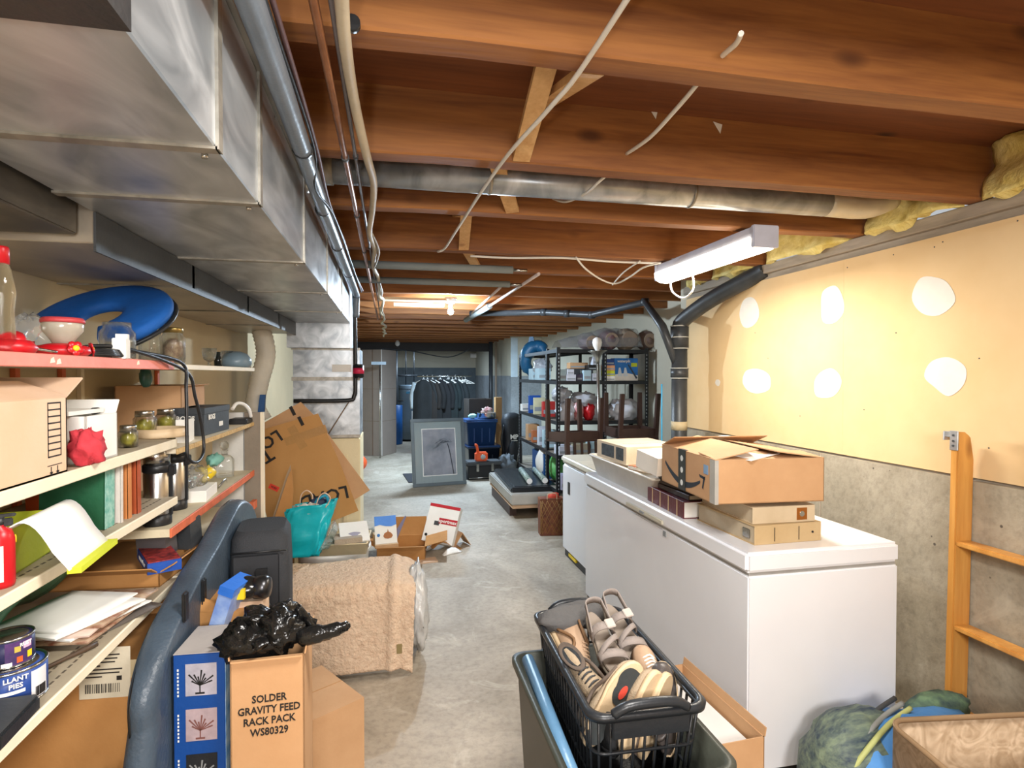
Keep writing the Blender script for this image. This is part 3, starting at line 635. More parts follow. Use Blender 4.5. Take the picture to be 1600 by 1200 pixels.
MAROON = mat('maroon_leather', '#5a1220', .4, bump=.2); GOLD = mat('gold_lines', '#cbb38a', .5)
MB_ = book_lie('photo_album', 'maroon leather album with pale spine bands on the freezer edge', 'book', (1.575, 2.83, FZ), (.27, .44, .085), -2, MAROON)
for yy in (-.15, -.05, .05, .15): MB().box((-.1385, yy-.003, 0), (-.137, yy+.003, .0855)).build('spine_band', GOLD, MB_)
DKL = mat('dark_brown_leather', '#40302a', .5, bump=.2)
for i, (dx, dy, rz) in enumerate(((0, .0, 0), (.012, .01, 3), (-.004, .0, -2))):
    book_lie('photo_album', ['lowest dark brown album stacked on the maroon album', 'middle dark album of the stack on the maroon album', 'top dark album just under the carton with the arrow print'][i], 'book', (1.60+dx, 2.80+dy, FZ+.086+i*.029), (.26, .34, .027), rz, DKL, mat('cream_pages', '#b9ab93'))
TANB = mat('tan_binder', '#b59a70', .55, hex2='#c2a981'); TANB2 = mat('beige_binder', '#bca98b', .55, hex2='#cbb99c')
t = book_lie('ring_binder', 'lower tan ring binder at the near edge of the freezer lid', 'binder', (1.66, 2.37, FZ), (.33, .44, .082), 1.5, TANB, mat('cream_pages', '#b9ab93'), '-Y')
for xx in (-.07, .05): MB().box((xx, -.2245, .012), (xx+.002, -.222, .07)).build('spine_mark', BLK, t)
MB().cyl((.12, -.2245, .041), (.12, -.221, .041), .005, n=10).build('finger_rivet', BLK, t)
MB().box((-.167, -.19, .02), (-.163, -.14, .06)).build('ring_lever', STEEL, t, bevel=.003)
t = book_lie('ring_binder', 'upper beige ring binder with a copper finger hole under the carton', 'binder', (1.66, 2.38, FZ+.083), (.30, .43, .072), -1, TANB2, mat('cream_pages', '#b9ab93'), '-Y')
MB().box((.06, -.218, .01), (.11, -.2165, .062)).build('copper_plate', mat('copper_plate', '#c07a3c', .3, .8), t); MB().cyl((.085, -.2195, .036), (.085, -.217, .036), .012, n=14).build('finger_hole', CHROME, t)
# parcel carton with arrow smile
t = carton('carton', 'large open shipping carton with curved arrow print on top of the binders', 'box', (1.605, 2.44, FZ+.173), (.50, .56, .185), -4, CARD, True, flaps=((-1, 12, .20), (1, 8, .22)), flapsy=((-1, 4, .16), (1, 20, .15)))
b = MB()
for i in range(24):
    u = i/23; u2 = (i+1)/23
    def P(u, o): 
        yy = .235-.40*u; zz = .132-.10*math.sin(math.pi*min(1, u*.80+.06))**.8; th = .004+.011*math.sin(math.pi*min(1, .12+u*.85)); return (-.2512, yy, zz+o*th)
    if i < 22: b.add([P(u, -1), P(u2, -1), P(u2, 1), P(u, 1)], [(0, 1, 2, 3)])
b.add([(-.2512, -.135, .105), (-.2512, -.19, .10), (-.2512, -.195, .088), (-.2512, -.145, .092)], [(0, 1, 2, 3)])
b.add([(-.2512, -.178, .10), (-.2512, -.195, .103), (-.2512, -.175, .042), (-.2512, -.165, .05)], [(0, 1, 2, 3)])
b.build('arrow_print', mat('navy_ink', '#1d2733', .6), t)
MB().box((-.2535, .0, .0), (-.2505, .075, .186)).box((-.2535, .0, .186), (-.18, .075, .192)).build('packing_tape', mat('black_tape', '#1c2226', .35), t)
for zz in (.035, .095, .15):
    MB().cyl((-.2540, .0375, zz), (-.2535, .0375, zz), .014, n=16).build('tape_mark', mat('white_mark', '#dfe4e4', .5), t)
MB().box((-.2515, -.28, .0), (-.2505, -.235, .186)).box((-.252, -.2815, 0), (-.235, -.2805, .186)).build('clear_tape', mat('grey_tape', '#a5a39d', .3), t)
MB().box((-.252, -.22, .115), (-.2508, -.18, .155)).build('blue_smudge', mat('blue_smudge', '#7a98b8', .7), t)
MB().box((.04, .05, .186), (.13, .12, .1875)).build('shipping_label', PAPER, t)
for i, (x, y, rz) in enumerate(((1.53, 2.30, 20), (1.66, 2.66, -15))):
    tag(MB().sheet(lambda u, v: ((u-.5)*.2, (v-.5)*.26, .012*math.sin(u*5+i)*math.sin(v*4)), 8, 8, th=.001).build('loose_paper', PAPER, loc=(x, y, FZ+.173+.20), rot=(3, -5, rz)), ['white sheet poking from the near side of the arrow carton', 'white sheet poking from the far side of the arrow carton'][i], 'paper')
tag(MB().box((-.09, -.1, 0), (.09, .1, .10)).build('foam_block', PAPER, loc=(1.50, 3.02, FZ+.175), rot=(8, 0, 10)), 'white sheet of card standing left of the arrow carton', 'card')

# ================================================================ LADDER
LX = 2.42
p0 = at(1486, 1108, X=LX-.02); ptop = at(1494, 683, X=LX-.02)
yl = p0.y
def ladder_side(t, y, lab=None):
    b = MB(); poly = [(-.045, 0), (.045, 0), (.045, 1.28), (.025, 1.38), (-.005, 1.40), (-.045, 1.40)]
    b.prism(poly, y-.017, y+.017, M=Matrix(((1, 0, 0, 0), (0, 0, 1, 0), (0, 1, 0, 0), (0, 0, 0, 1))))
    return b.build('side_rail', PINE, t, bevel=.005)
t = thing('bunk_ladder', 'varnished pine bunk ladder with steel hooks leaning on the concrete wall', 'ladder', (LX, yl, 0), 0, ry=1.0)
ladder_side(t, 0); ladder_side(t, -.37)
for z in (.33, .74, 1.12-.0): pass
for py_ in (852, 985, 1120):
    z = at(1500, py_, X=LX-.03).z; MB().prism([(-.04, z-.011), (.035, z-.011), (.04, z), (.035, z+.011), (-.04, z+.011)], -.36, -.01, M=Matrix(((1, 0, 0, 0), (0, 0, 1, 0), (0, 1, 0, 0), (0, 0, 0, 1)))).build('rung', PINE, t, bevel=.004)
for y in (0, -.37):
    h = MB().box((-.05, y-.02, 1.32), (-.044, y+.018, 1.405)).box((-.05, y+.015, 1.375), (-.02, y+.045, 1.40)).box((-.055, y+.04, 1.36), (-.02, y+.046, 1.40)).build('steel_hook', GALV, t, bevel=.002, seg=1)
    for zz in (1.34, 1.36, 1.385): MB().cyl((-.053, y, zz), (-.05, y, zz), .005, n=8).build('screw', DGREY, h)

# ================================================================ BOTTOM RIGHT SOFT GOODS
CAMO = mat('blue_quilt_print', '#26344c', .8, hex2='#4a84c8', scale=5, bump=.3, stretch=(1, .5, 1))
t = thing('sleeping_bag', 'blue sleeping bag with striped piping bundled against the freezer end', 'sleeping bag', (1.95, 1.80, -.07))
MB().blob((0, 0, .19), (.40, .19, .24), .05, 2.2, 36, flat=0.0).build('quilted_body', mat('sky_blue_nylon', '#3f7fc4', .6, hex2='#5a97d6', scale=3, bump=.5, bscale=12), t)
MB().blob((-.20, .05, .20), (.23, .16, .24), .06, 2, 28, seed=3, flat=0.0).build('dark_panel', mat('navy_nylon', '#22344c', .6, hex2='#7f8f78', scale=7, stretch=(1, 4, 4), bump=.5, bscale=12), t)
for k, (mm, oy) in enumerate(((mat('lime_piping', '#b9bf7a', .6), .0), (mat('grey_piping', '#8c8f8e', .6), .035), (DGREY, .07))):
    MB().tube([(-.40, -.02+oy, .16), (-.30, -.06+oy, .34), (-.15, -.03+oy, .425), (.0, .02+oy, .44)], .010, n=6, smooth=6).build('piping', mm, t)
MB().blob((.22, .10, .37), (.15, .06, .06), .08, 3, 22, seed=8).build('stuff_sack', mat('dark_green_print', '#2c3c48', .7, hex2='#6f8c6a', scale=14), t)
t = thing('patterned_cushion', 'beige scroll patterned seat cushion in the bottom right corner', 'cushion', (2.06, 1.46, 0), -8)
pm = mat('scroll_fabric', '#a88f72', .85, hex2='#cbb397', scale=9, bump=.3); 
nt = pm.node_tree; nz = [n for n in nt.nodes if n.type == 'TEX_NOISE'][0]; nz.inputs['Distortion'].default_value = 4; nz.inputs['Detail'].default_value = 1
b = MB(); tub(b, .40, .16, .45, .06, 1.0, .001, .001); b.build('cushion_body', pm, t, bevel=.02)
MB().tube([Vector(p) for p in rrect(.395, .155, .06, .445)]+[Vector(rrect(.395, .155, .06, .445)[0])], .009, n=6).build('piping', mat('tan_piping', '#8d7355', .8), t)

# ================================================================ SHOE BASKET
BX, BY = .695, 1.765
t = thing('storage_tote', 'dark grey green plastic tote on the floor under the shoe basket', 'tote', (.655, 1.665, 0))
b = MB(); tub(b, .215, .35, .64, .05, .86, .005, .02); b.build('tote_body', mat('olive_tote', '#3c3f38', .45, var=.1), t)
tag(MB().box((-.17, -.28, .004), (.19, .28, .425)).build('packed_cloth', BLKM, loc=(.675, 1.68, .004)), 'dark folded cloth filling the tote beneath the basket', 'cloth')
bt = thing('laundry_basket', 'black slotted plastic basket heaped with shoes and sandals', 'basket', (BX, BY, .435), -1.5)
BK = mat('basket_plastic', '#24272b', .35, var=.1); w_, d_, hh = .158, .335, .315
# perforated basket walls: rails and bars
b = MB(); rings = lambda k: rrect(w_*(.86+.14*k), d_*(.86+.14*k), .035, hh*k)
base = MB().prism([(p[0], p[1]) for p in rrect(w_*.86, d_*.86, .035, 0)], 0, .006); base.build('base', BK, bt)
for k in (0.02, .3, .6, .93):
    rg = [Vector(p) for p in rings(k)]; b.tube(rg+[rg[0]], .005 if k < .9 else .007, n=6)
b.build('side_rail', BK, bt)
b = MB(); n = 56
def per(k, u):
    pts = [Vector(p) for p in rings(k)]; pts.append(pts[0]); L = [0]
    for i in range(len(pts)-1): L.append(L[-1]+(pts[i+1]-pts[i]).length)
    s = u*L[-1]
    for i in range(len(pts)-1):
        if L[i+1] >= s: return pts[i].lerp(pts[i+1], (s-L[i])/(L[i+1]-L[i]+1e-9))
    return pts[-1]
for j in range(n):
    u = j/n; b.tube([per(.02, u), per(.93, u)], .0042, n=4)
tag(b.build('side_bars', BK, bt), kind='stuff')
b = MB(); rg = rrect(w_, d_, .045, hh*.95, 8)
b.loft([rrect(w_-.002, d_-.002, .045, hh*.93, 8), rrect(w_+.016, d_+.016, .05, hh*.93, 8), rrect(w_+.018, d_+.018, .05, hh*.98, 8), rrect(w_+.008, d_+.008, .05, hh, 8), rrect(w_-.004, d_-.004, .045, hh*.985, 8), rrect(w_-.002, d_-.002, .045, hh*.93, 8)], cap=False)
b.build('rim', BK, bt)
for s in (-1, 1):   # raised handle at each end
    b = MB(); b.tube([(-.105, s*(d_+.006), hh*.98), (-.07, s*(d_+.012), hh+.016), (0, s*(d_+.014), hh+.022), (.07, s*(d_+.012), hh+.016), (.105, s*(d_+.006), hh*.98)], .014, n=8, smooth=4).build('handle', BK, bt)
MB().box((-.11, -d_-.014, hh-.07), (.11, -d_-.006, hh-.01)).build('grip_panel', BK, bt, bevel=.003)

def sole_outline(L, W, n=28):
    o = []
    for i in range(n):
        a = 2*math.pi*i/n; x = math.cos(a); y = math.sin(a)
        w = W/2*(.82+.18*x)*(1-.18*math.exp(-((x+.15)/.25)**2)); o.append((x*L/2, y*w*abs(y)**-.15 if abs(y) > .01 else 0))
    return o
def shoe(name, label, loc, rot, up, sole, L=.28, W=.098, H=.085, insole=None, laces=None, accent=None, tread=None, group='shoes heaped in the black basket', cat='shoe'):
    t = thing(name, label, cat, loc, rot[2], group, rot[0], rot[1])
    o = sole_outline(L, W)
    b = MB(); b.prism([(x*1.01, y*1.04) for x, y in o], 0, .022, sm=True); b.build('sole', sole, t, bevel=.004)
    if tread:
        b = MB(); b.prism([(x*.42+L*.22, y*.8) for x, y in o], -.003, .001); b.prism([(x*.28-L*.31, y*.75) for x, y in o], -.003, .001); b.build('tread_pad', tread, t)
        MB().prism([(L*.16+.018*math.cos(a)*1.2, .010*math.sin(a)) for a in [k*math.pi/6 for k in range(12)]], -.0045, -.002).build('red_mark', mat('tread_red', '#d34a3a', .5), t)
    rings = []; N = 16
    for i in range(N+1):
        u = i/N; x = -L/2*.97+L*.965*u
        q = max(.05, 1-abs(2*(x/L))**3.2) ** .5
        w = W/2*(.80+.2*(2*x/L))*q*1.0
        h = H*(1.0 if u < .35 else 1.0-.62*((u-.35)/.65)**.75)*(.55+.45*min(1, u*7))*(1 if u < .9 else (1-((u-.9)/.1)**2*.6))
        r = []
        for k in range(14):
            a = math.pi*2*k/14; y = math.cos(a)*w; z = math.sin(a)
            zz = .02+(h*(z**.8 if z > 0 else 0)); y *= (1-.28*max(0, z)*(1 if u < .6 else .6)); r.append((x, y, zz if z > 0 else .02))
        rings.append(r)
    MB().loft(rings).build('upper', up, t)
    # opening
    b = MB(); b.lathe([(.0, .002), (.6, .004), (.98, .012), (1.05, .004)], 18, M=Matrix.Translation((-L*.20, 0, .006+H)) @ Matrix.Rotation(R(8), 4, 'Y') @ Matrix.Diagonal((L*.205, W*.30, 1, 1)))
    b.build('collar', accent or up, t)
    MB().lathe([(0, .0), (1, 0)], 16, M=Matrix.Translation((-L*.20, 0, .0125+H)) @ Matrix.Rotation(R(8), 4, 'Y') @ Matrix.Diagonal((L*.17, W*.23, 1, 1))).build('insole', insole or DGREY, t)
    if laces:
        b = MB()
        for k in range(5):
            x = -L*.01+k*L*.055; u = (x+L/2*.97)/(L*.965); z = .02+H*(1-.62*((u-.35)/.65)**.75)+.002; y = W*.2
            b.tube([(x, -y, z-.012), (x+.004, 0, z+.002), (x, y, z-.012)], .0028, n=5, smooth=3)
        b.build('laces', laces, t)
    if accent:
        b = MB()
        for s in (-1, 1): b.tube([(-L*.3, s*W*.42, .03), (-L*.05, s*W*.41, .065), (L*.15, s*W*.45, .035), (L*.33, s*W*.38, .03)], .006, n=5, smooth=4)
        b.build('side_stripe', accent, t)
    return t
def sandal(name, label, loc, rot, strap, bed, sole, L=.27, W=.1):
    t = thing(name, label, 'sandal', loc, rot[2], 'shoes heaped in the black basket', rot[0], rot[1]); o = sole_outline(L, W)
    MB().prism(o, 0, .024, sm=True).build('sole', sole, t, bevel=.005); MB().prism([(x*.93, y*.9) for x, y in o], .024, .030, sm=True).build('footbed', bed, t, bevel=.002)
    def arch(x, h, w, skew=0, wd=.022):
        MB().sheet(lambda u, v: (x+(v-.5)*wd+skew*math.cos(math.pi*u), math.cos(math.pi*u)*w, .026+math.sin(math.pi*u)**.7*h), 14, 2, th=.0035).build('strap', strap, t)
    arch(L*.22, .042, W*.47, .012, .03); arch(L*.08, .052, W*.44, -.02, .02); arch(-L*.10, .064, W*.40, .006, .028)
    for s in (-1, 1):
        MB().sheet(lambda u, v: (-L*.10-L*.33*u, s*(W*.42-.012*u), .026+.02+v*.022+.03*u), 8, 2, th=.003*s).build('strap', strap, t)
    MB().sheet(lambda u, v: (-L*.43-.018*math.sin(math.pi*u), (W*.42-.012)*math.cos(math.pi*u), .07+v*.028), 10, 2, th=.0035).build('heel_strap', strap, t)
    MB().sheet(lambda u, v: (-L*.425-.016*math.sin(math.pi*u), (W*.40-.012)*math.cos(math.pi*u), .072+v*.024), 10, 2).build('heel_lining', mat('lime_lining', '#a9b23a', .7), t)
    MB().cbox((-L*.10, W*.2, .026+.066), (.034, .03, .006)).build('buckle_tab', mat('pale_velcro', '#b7aea6', .8), t, bevel=.002)
    return t
GREIGE = mat('greige_mesh', '#a4927a', .85, bump=.4, bscale=200); TANL = mat('tan_leather', '#b3957a', .65, bump=.1); BROWNSH = mat('brown_mesh', '#5d5148', .8, bump=.3)
CRS = mat('cream_sole', '#cdb491', .6); DKS = mat('dark_rubber', '#37383a', .6); GSTR = mat('grey_strap', '#8f857f', .75, var=.12, bump=.3); BEDM = mat('footbed_grey', '#8c8074', .8)
zb = .435
def W_(px, py, z): return at(px, py, Z=z)
# supporting lower layer (dark shoes, just visible between the others)
low = shoe('shoe', 'black shoe at the bottom of the basket under the near sandals', (.63, 1.62, .56), (0, 10, 80), BLKM, BLK)
shoe('shoe', 'dark brown shoe lying under the tan sneaker at the left side', (.60, 1.85, .58), (10, 0, 95), BROWNSH, DKS, laces=DGREY)
shoe('shoe', 'dark shoe low in the basket beneath the grey sandals', (.76, 1.78, .60), (0, 5, 100), BROWNSH, DKS)
shoe('sneaker', 'pale tan leather sneaker standing at the left rim of the basket', (.585, 1.90, .665), (-62, 18, -84), TANL, CRS, H=.095, accent=mat('worn_brown', '#7b5b3e', .7), laces=TANL)
shoe('sneaker', 'beige sneaker with dark laces in the middle left of the basket', (.61, 1.70, .665), (25, 12, -70), GREIGE, DKS, laces=DGREY, accent=BROWNSH)
p = W_(958, 985, .83)
sandal('sandal', 'grey strapped sandal with yellow green lining, left one of the pair on top', (.70, 1.80, .735), (8, 30, -82), GSTR, BEDM, mat('sandal_sole', '#7b7164', .7))
sandal('sandal', 'grey strapped sandal with yellow green lining, right one of the pair on top', (.79, 1.86, .735), (8, 28, -80), GSTR, BEDM, mat('sandal_sole', '#7b7164', .7))
shoe('sneaker', 'sneaker turned sole outwards with a red mark on the dark tread', (.628, 1.54, .70), (-100, -50, 8), GREIGE, CRS, L=.27, W=.105, tread=mat('grey_tread', '#35393a', .55), accent=BROWNSH)
shoe('sneaker', 'cream soled sneaker standing on edge right of the red marked sole', (.70, 1.50, .685), (-85, -60, 14), GREIGE, CRS, L=.25, W=.09)
shoe('sneaker', 'brown lined sneaker with cream edge near the front right of the basket', (.745, 1.50, .675), (-80, -62, 22), BROWNSH, CRS, L=.24, W=.09)
shoe('shoe', 'dark leather shoe with pale toe rim at the right corner of the basket', (.80, 1.56, .66), (-20, -50, 70), mat('dark_shine', '#4c4644', .35), CRS, L=.25, W=.095)
shoe('sneaker', 'tan sneaker with laces behind the dark leather shoe', (.79, 1.67, .67), (10, -30, 80), TANL, DKS, L=.25, laces=PAPER)
for i, (x, y, rz) in enumerate(((.63, 2.02, 12), (.71, 2.05, -8))):
    t = thing('slipper', ['grey fabric slipper at the far left end of the basket', 'grey fabric slipper at the far right end of the basket'][i], 'slipper', (x, y, .72), rz, 'slippers at the far end of the basket')
    MB().blob((0, 0, .03), (.11, .055, .045), .10, 2.5, 24, seed=i+4).build('upper', mat('charcoal_felt', '#5b5a5a', .9, bump=.4), t); MB().prism([(a*.42, b_*.8) for a, b_ in sole_outline(.26, .12)], -.012, .0).build('sole', DGREY, t)
tag(MB().tube([(.468, 1.93, .66), (.475, 1.62, .60), (.48, 1.40, .56)], .021, n=16).build('cardboard_roll', mat('steel_blue_roll', '#5f88aa', .35)), 'steel blue roll stuck down the left side of the tote', 'roll')
t = carton('carton', 'open brown carton with white foam sheet between basket and freezer', 'box', (1.085, 1.93, 0), (.25, .50, .44), 3, CARD, True, flaps=((1, 100, .03),), flapsy=())
MB().box((-.11, -.22, .36), (.11, .22, .39)).build('foam_sheet', PAPER, t)
tag(MB().box((-.11, -.22, .0), (.11, .22, .34)).build('packed_paper', CARDL, loc=(1.085, 1.93, .006), rot=(0, 0, 3)), 'packed contents under the white foam sheet', 'packing')
# ================================================================ LEFT SHELVING (two bays against the left wall)
SXF = -.70; SXB = XL+.012
Y1 = at(275, 700, X=SXF).y          # end of the near bay
Y2 = at(397, 640, X=SXF).y          # end of the far bay
Z1, Z2, Z3, Z4, Z5 = 1.692, 1.433, 1.240, .965, .60
Z2b, Z3b, Z4b = 1.398, 1.145, .965
st = thing('shelving_unit', 'cream metal shelving bay nearest the camera along the left wall', 'shelving', (0, 0, 0))
st2 = thing('shelving_unit', 'farther shelving bay with orange and chipboard edges before the furnace', 'shelving', (0, 0, 0))
def shelf(t, y0, y1, z, edge, top, th=.027, slots=False, xf=SXF):
    s = MB().box((SXB, y0, z-th+.004), (xf-.002, y1, z)).build('shelf_board', top, t)
    MB().box((xf-.003, y0, z-th), (xf+.004, y1, z+.001)).build('shelf_edge', edge, s, bevel=.002, seg=1)
    if slots:
        b = MB(); y = y0+.02
        while y < y1-.03:
            for dx in (.035, .065): b.box((xf-dx-.0025, y, z), (xf-dx+.0025, y+.015, z+.0006))
            y += .025
        tag(b.build('shelf_slots', mat('slot_dark', '#5c5244', .8), s), kind='stuff')
    return s
YN = .55
shelf(st, YN, Y1-.02, Z1, PINK, SHELFW); shelf(st, YN, Y1, Z2, SHELFW, SHELFT); shelf(st, YN, Y1, Z3, SHELFW, SHELFT, .025, True)
shelf(st, YN, Y1, Z4, SHELFW, SHELFT, .025, True)
shelf(st2, Y1-.015, Y2, Z1-.008, SHELFW, SHELFW, .018)
CHIP = mat('chipboard_edge', '#d2b684', .8, hex2='#b38f55', scale=60)
shelf(st2, Y1+.005, Y2, Z2b, CHIP, SHELFW, .018); shelf(st2, Y1-.06, Y2-.02, Z3b, ORNG, mat('cream_board', '#cfc3a6', .6), .03)
shelf(st2, Y1+.02, Y2-.05, Z4b, SHELFW, SHELFW, .02); shelf(st2, Y1+.02, Y2-.02, .30, SHELFW, SHELFT, .02)
MB().box((SXF-.0, Y2-.12, Z4b-.01), (SXF+.02, Y2-.04, Z4b+.03)).build('orange_tip', ORNG, st2)
# chipped paint on the pink edge
b = MB(); rr = random.Random(4)
for px, py in ((82, 563), (92, 565), (216, 567), (268, 568), (272, 571)):
    p = at(px, py, X=SXF+.0045); b.prism([(p.y-.008, p.z-.006), (p.y+.009, p.z-.004), (p.y+.004, p.z+.007), (p.y-.004, p.z+.004)], SXF+.004, SXF+.0052, M=Matrix(((0, 0, 1, 0), (1, 0, 0, 0), (0, 1, 0, 0), (0, 0, 0, 1))))
tag(b.build('chipped_paint', SHELFW, st), kind='stuff')
# uprights
for (t, y, m) in ((st, YN+.1, ORNG), (st, at(98, 580, X=SXB).y, ORNG), (st, Y1-.04, ORNG), (st2, Y1+.35, SHELFW), (st2, Y2-.06, ORNG)):
    MB().box((XL+.001, y-.012, .1), (XL+.016, y+.012, 1.75)).build('wall_upright', m, t)
for z in (Z2, Z3, Z4): MB().box((SXB, Y1-.03, z-.055), (SXF-.06, Y1-.022, z-.025)).build('bracket', SHELFW, st)
TAUPE = mat('taupe_board', '#8b7f70', .8)
MB().box((SXF-.20, Y2-.02, 0), (SXF-.05, Y2+.0, 1.45)).build('end_panel', mat('white_end_panel', '#d3d2cd', .6), st2)
MB().box((SXF-.045, Y2-.02, 0), (SXF+.035, Y2+.0, 1.45)).build('end_post', TAUPE, st2)
MB().box((SXF+.035, Y2-.025, .0), (SXF+.05, Y2+.01, 1.45)).build('post_trim', SHELFW, st2)

def on(px, py, z): return at(px, py, Z=z)

# ---------------- top shelf
# bird feeder bottle at far left
t = thing('bird_feeder', 'tall clear feeder bottle with dark red cap at the left edge', 'bird feeder', (-.735, at(0, 500, X=-.735).y, Z1)); t.scale = (.72, .72, .82)
MB().lathe([(.03, .0), (.034, .02), (.030, .10), (.036, .14), (.024, .20), (.016, .215)], 24, mi=0).build('bottle', GLASS, t)
MB().lathe([(.0, .25), (.020, .25), (.022, .245), (.022, .21), (.0, .21)], 16).build('cap', RED, t)
def feeder(name, label, loc, rz, s=1):
    t = thing(name, label, 'bird feeder', loc, rz); t.scale = (s, s, s)
    MB().lathe([(.0, 0), (.05, 0), (.064, .012), (.060, .028), (.030, .036), (.0, .036)], 28).build('red_base', RED, t)
    MB().lathe([(.022, .034), (.028, .045), (.046, .07), (.048, .088), (.044, .096)], 28).build('reservoir', mat('frosted_clear', '#c9bfae', .2, trans=.4), t)
    MB().lathe([(.0, .108), (.045, .106), (.050, .1), (.050, .092), (.044, .092)], 28).build('lid', mat('worn_red', '#b53c40', .5), t)
    for k in range(4):
        a = R(-60+k*80); c = Vector((math.cos(a)*.064, math.sin(a)*.064, .022)); M = Matrix.Translation(c) @ Matrix.Rotation(a, 4, 'Z') @ Matrix.Rotation(R(80), 4, 'Y')
        f = MB()
        for j in range(5):
            u = 2*math.pi*j/5; f.lathe([(0, .004), (.009, .003), (.011, 0), (0, -.001)], 8, M=M @ Matrix.Translation((math.cos(u)*.011, math.sin(u)*.011, 0)))
        f = f.build('flower', RED, t); MB().lathe([(0, .009), (.007, .007), (.009, 0), (0, 0)], 12, M=M).build('feeding_port', YELLOW, f)
    return t
feeder('bird_feeder', 'red hummingbird feeder with yellow flower port and frosted reservoir', (-.765, at(98, 500, X=-.765).y, Z1), 20, .88)
t = thing('bird_feeder', 'red feeder base with flower petals lying at the shelf left end', 'bird feeder', (-.745, at(8, 500, X=-.745).y, Z1), 10)
MB().lathe([(.0, 0), (.045, 0), (.052, .012), (.040, .026), (.0, .03)], 24).build('red_base', RED, t)
MB().lathe([(.0, .05), (.018, .045), (.03, .02), (0, .018)], 12, M=frame((.0, .02, .0), 30, 20, 0)).build('petal', RED, t)
MB().lathe([(.0, .0), (.016, 0), (.018, .03), (.014, .034), (0, .034)], 16).build('yellow_cap', YELLOW, thing('bottle_cap', 'yellow ribbed plastic cap among the red feeder parts', 'cap', (-.83, at(30, 500, X=-.83).y, Z1+.014), 0, rx=70))
tag(MB().blob((0, 0, .055), (.05, .055, .06), .16, 4, 32, flat=0).build('plastic_bag', CLEARP, loc=(-.93, at(45, 500, X=-.93).y, Z1)), 'crumpled clear plastic bag behind the red feeder', 'bag')
tag(MB().tube([(-.70, 1.42, Z1+.006), (-.76, 1.32, Z1+.02), (-.80, 1.15, Z1+.02), (-.80, 1.37, Z1+.008)], .003, smooth=6, n=5).build('wire', STEEL), 'thin steel wire hanger loop beside the feeder', 'wire')
# blue foam swim ring / cushion
t = thing('boat_cushion', 'big blue padded U shaped seat cushion leaning against the wall on the top shelf', 'cushion', (-.92, at(160, 500, X=-.92).y, Z1+.143), 0, rx=0)
BLUEF = mat('blue_foam_cloth', '#0d55a4', .75, var=.12, bump=.15)
n = 40; vs = []
b = MB(); RI, RO = .062, .212
rings = []
for i in range(n+1):
    a = R(-62+304*i/n)
    cr = (RI+RO)/2; w = (RO-RI)/2*(1 if 2 < i < n-2 else .75); c = Vector((0, math.cos(a)*cr, math.sin(a)*cr))
    e = Vector((0, math.cos(a), math.sin(a))); ring = []
    for k in range(14):
        q = 2*math.pi*k/14; cc, ss = math.cos(q), math.sin(q)
        ring.append(c+e*(w*abs(cc)**.6*(1 if cc > 0 else -1))+Vector((.028*abs(ss)**.6*(1 if ss > 0 else -1), 0, 0)))
    rings.append(ring)
b.loft(rings); M = Matrix(((-.03, .978, .17, 0), (-.80, -.2, .79, 0), (.60, .0, .58, 0), (0, 0, 0, 1)))
o = b.build('padded_ring', BLUEF, t)
for v in o.data.vertices: v.co = M @ v.co
b = MB(); pts = [Vector((-.024, math.cos(R(a))*RO, math.sin(R(a))*RO)) for a in range(-45, 100, 10)]
b.tube(pts, .008, n=8); o = b.build('black_edge_trim', BLK, t)
for v in o.data.vertices: v.co = M @ v.co
def jar(name, label, loc, r, h, lid=None, contents=None, group=None, cat='jar'):
    t = thing(name, label, cat, loc, 0, group)
    MB().lathe([(0, 0), (r*.9, 0), (r, r*.12), (r, h*.72), (r*.78, h*.84), (r*.78, h), (r*.72, h), (r*.72, h*.85), (r*.93, h*.70), (r*.93, r*.2), (0, r*.12)], 26).build('jar_glass', GLASS, t)
    if lid: MB().lathe([(0, h+.004), (r*.8, h+.004), (r*.83, h), (r*.83, h-.016), (r*.79, h-.016)], 26).build('lid', lid, t)
    if contents:
        MB().blob((0, 0, h*.38), (r*.82, r*.82, h*.33), .07, 7, 22).build('contents', contents, t)
    return t
PK = mat('pickle_olive', '#7a7428', .35, hex2='#a99c3c', scale=40)
p = on(183, 556, Z1); jar('glass_jar', 'large open empty glass jar on the pink shelf before the blue cushion', (-.755, at(183, 500, X=-.755).y, Z1), .045, .105)
p = at(246, 555, X=-.80)
jar('glass_jar', 'glass canning jar with metal lid left of its twin on the top shelf', (-.86, at(236, 555, X=-.86).y, Z1), .040, .125, STEEL)
jar('glass_jar', 'canning jar with brass lid and dried bits inside on the top shelf', (-.80, at(270, 555, X=-.80).y, Z1), .043, .13, mat('brass_lid', '#a58d56', .35, .9), mat('dried_bits', '#6b4b3a', .9, hex2='#b5a184', scale=50))
t = thing('small_box', 'small white cardboard box standing before the big glass jar', 'box', (-.71, at(194, 500, X=-.71).y-.02, Z1), 12)
MB().box((-.016, -.03, 0), (.016, .03, .055)).build('box_body', PAPER, t, bevel=.002); MB().box((-.014, .005, .055), (.014, .03, .068)).build('top_flap', PAPER, t)
for i, (px, lab, x) in enumerate(((327, 'ribbed clear plastic goblet, left one of the two on the top shelf', -.80), (355, 'ribbed clear plastic goblet, right one of the two on the top shelf', -.80))):
    t = thing('goblet', lab, 'glass', (x, min(at(px, 560, X=x).y, Y2-.16+.06*i), Z1-.008), 0, 'clear goblets')
    MB().lathe([(0, 0), (.028, 0), (.028, .003), (.006, .008), (.006, .022), (.024, .035), (.030, .06), (.031, .085), (.029, .085), (.026, .04), (0, .03)], 20).build('bowl_and_stem', GLASS, t)
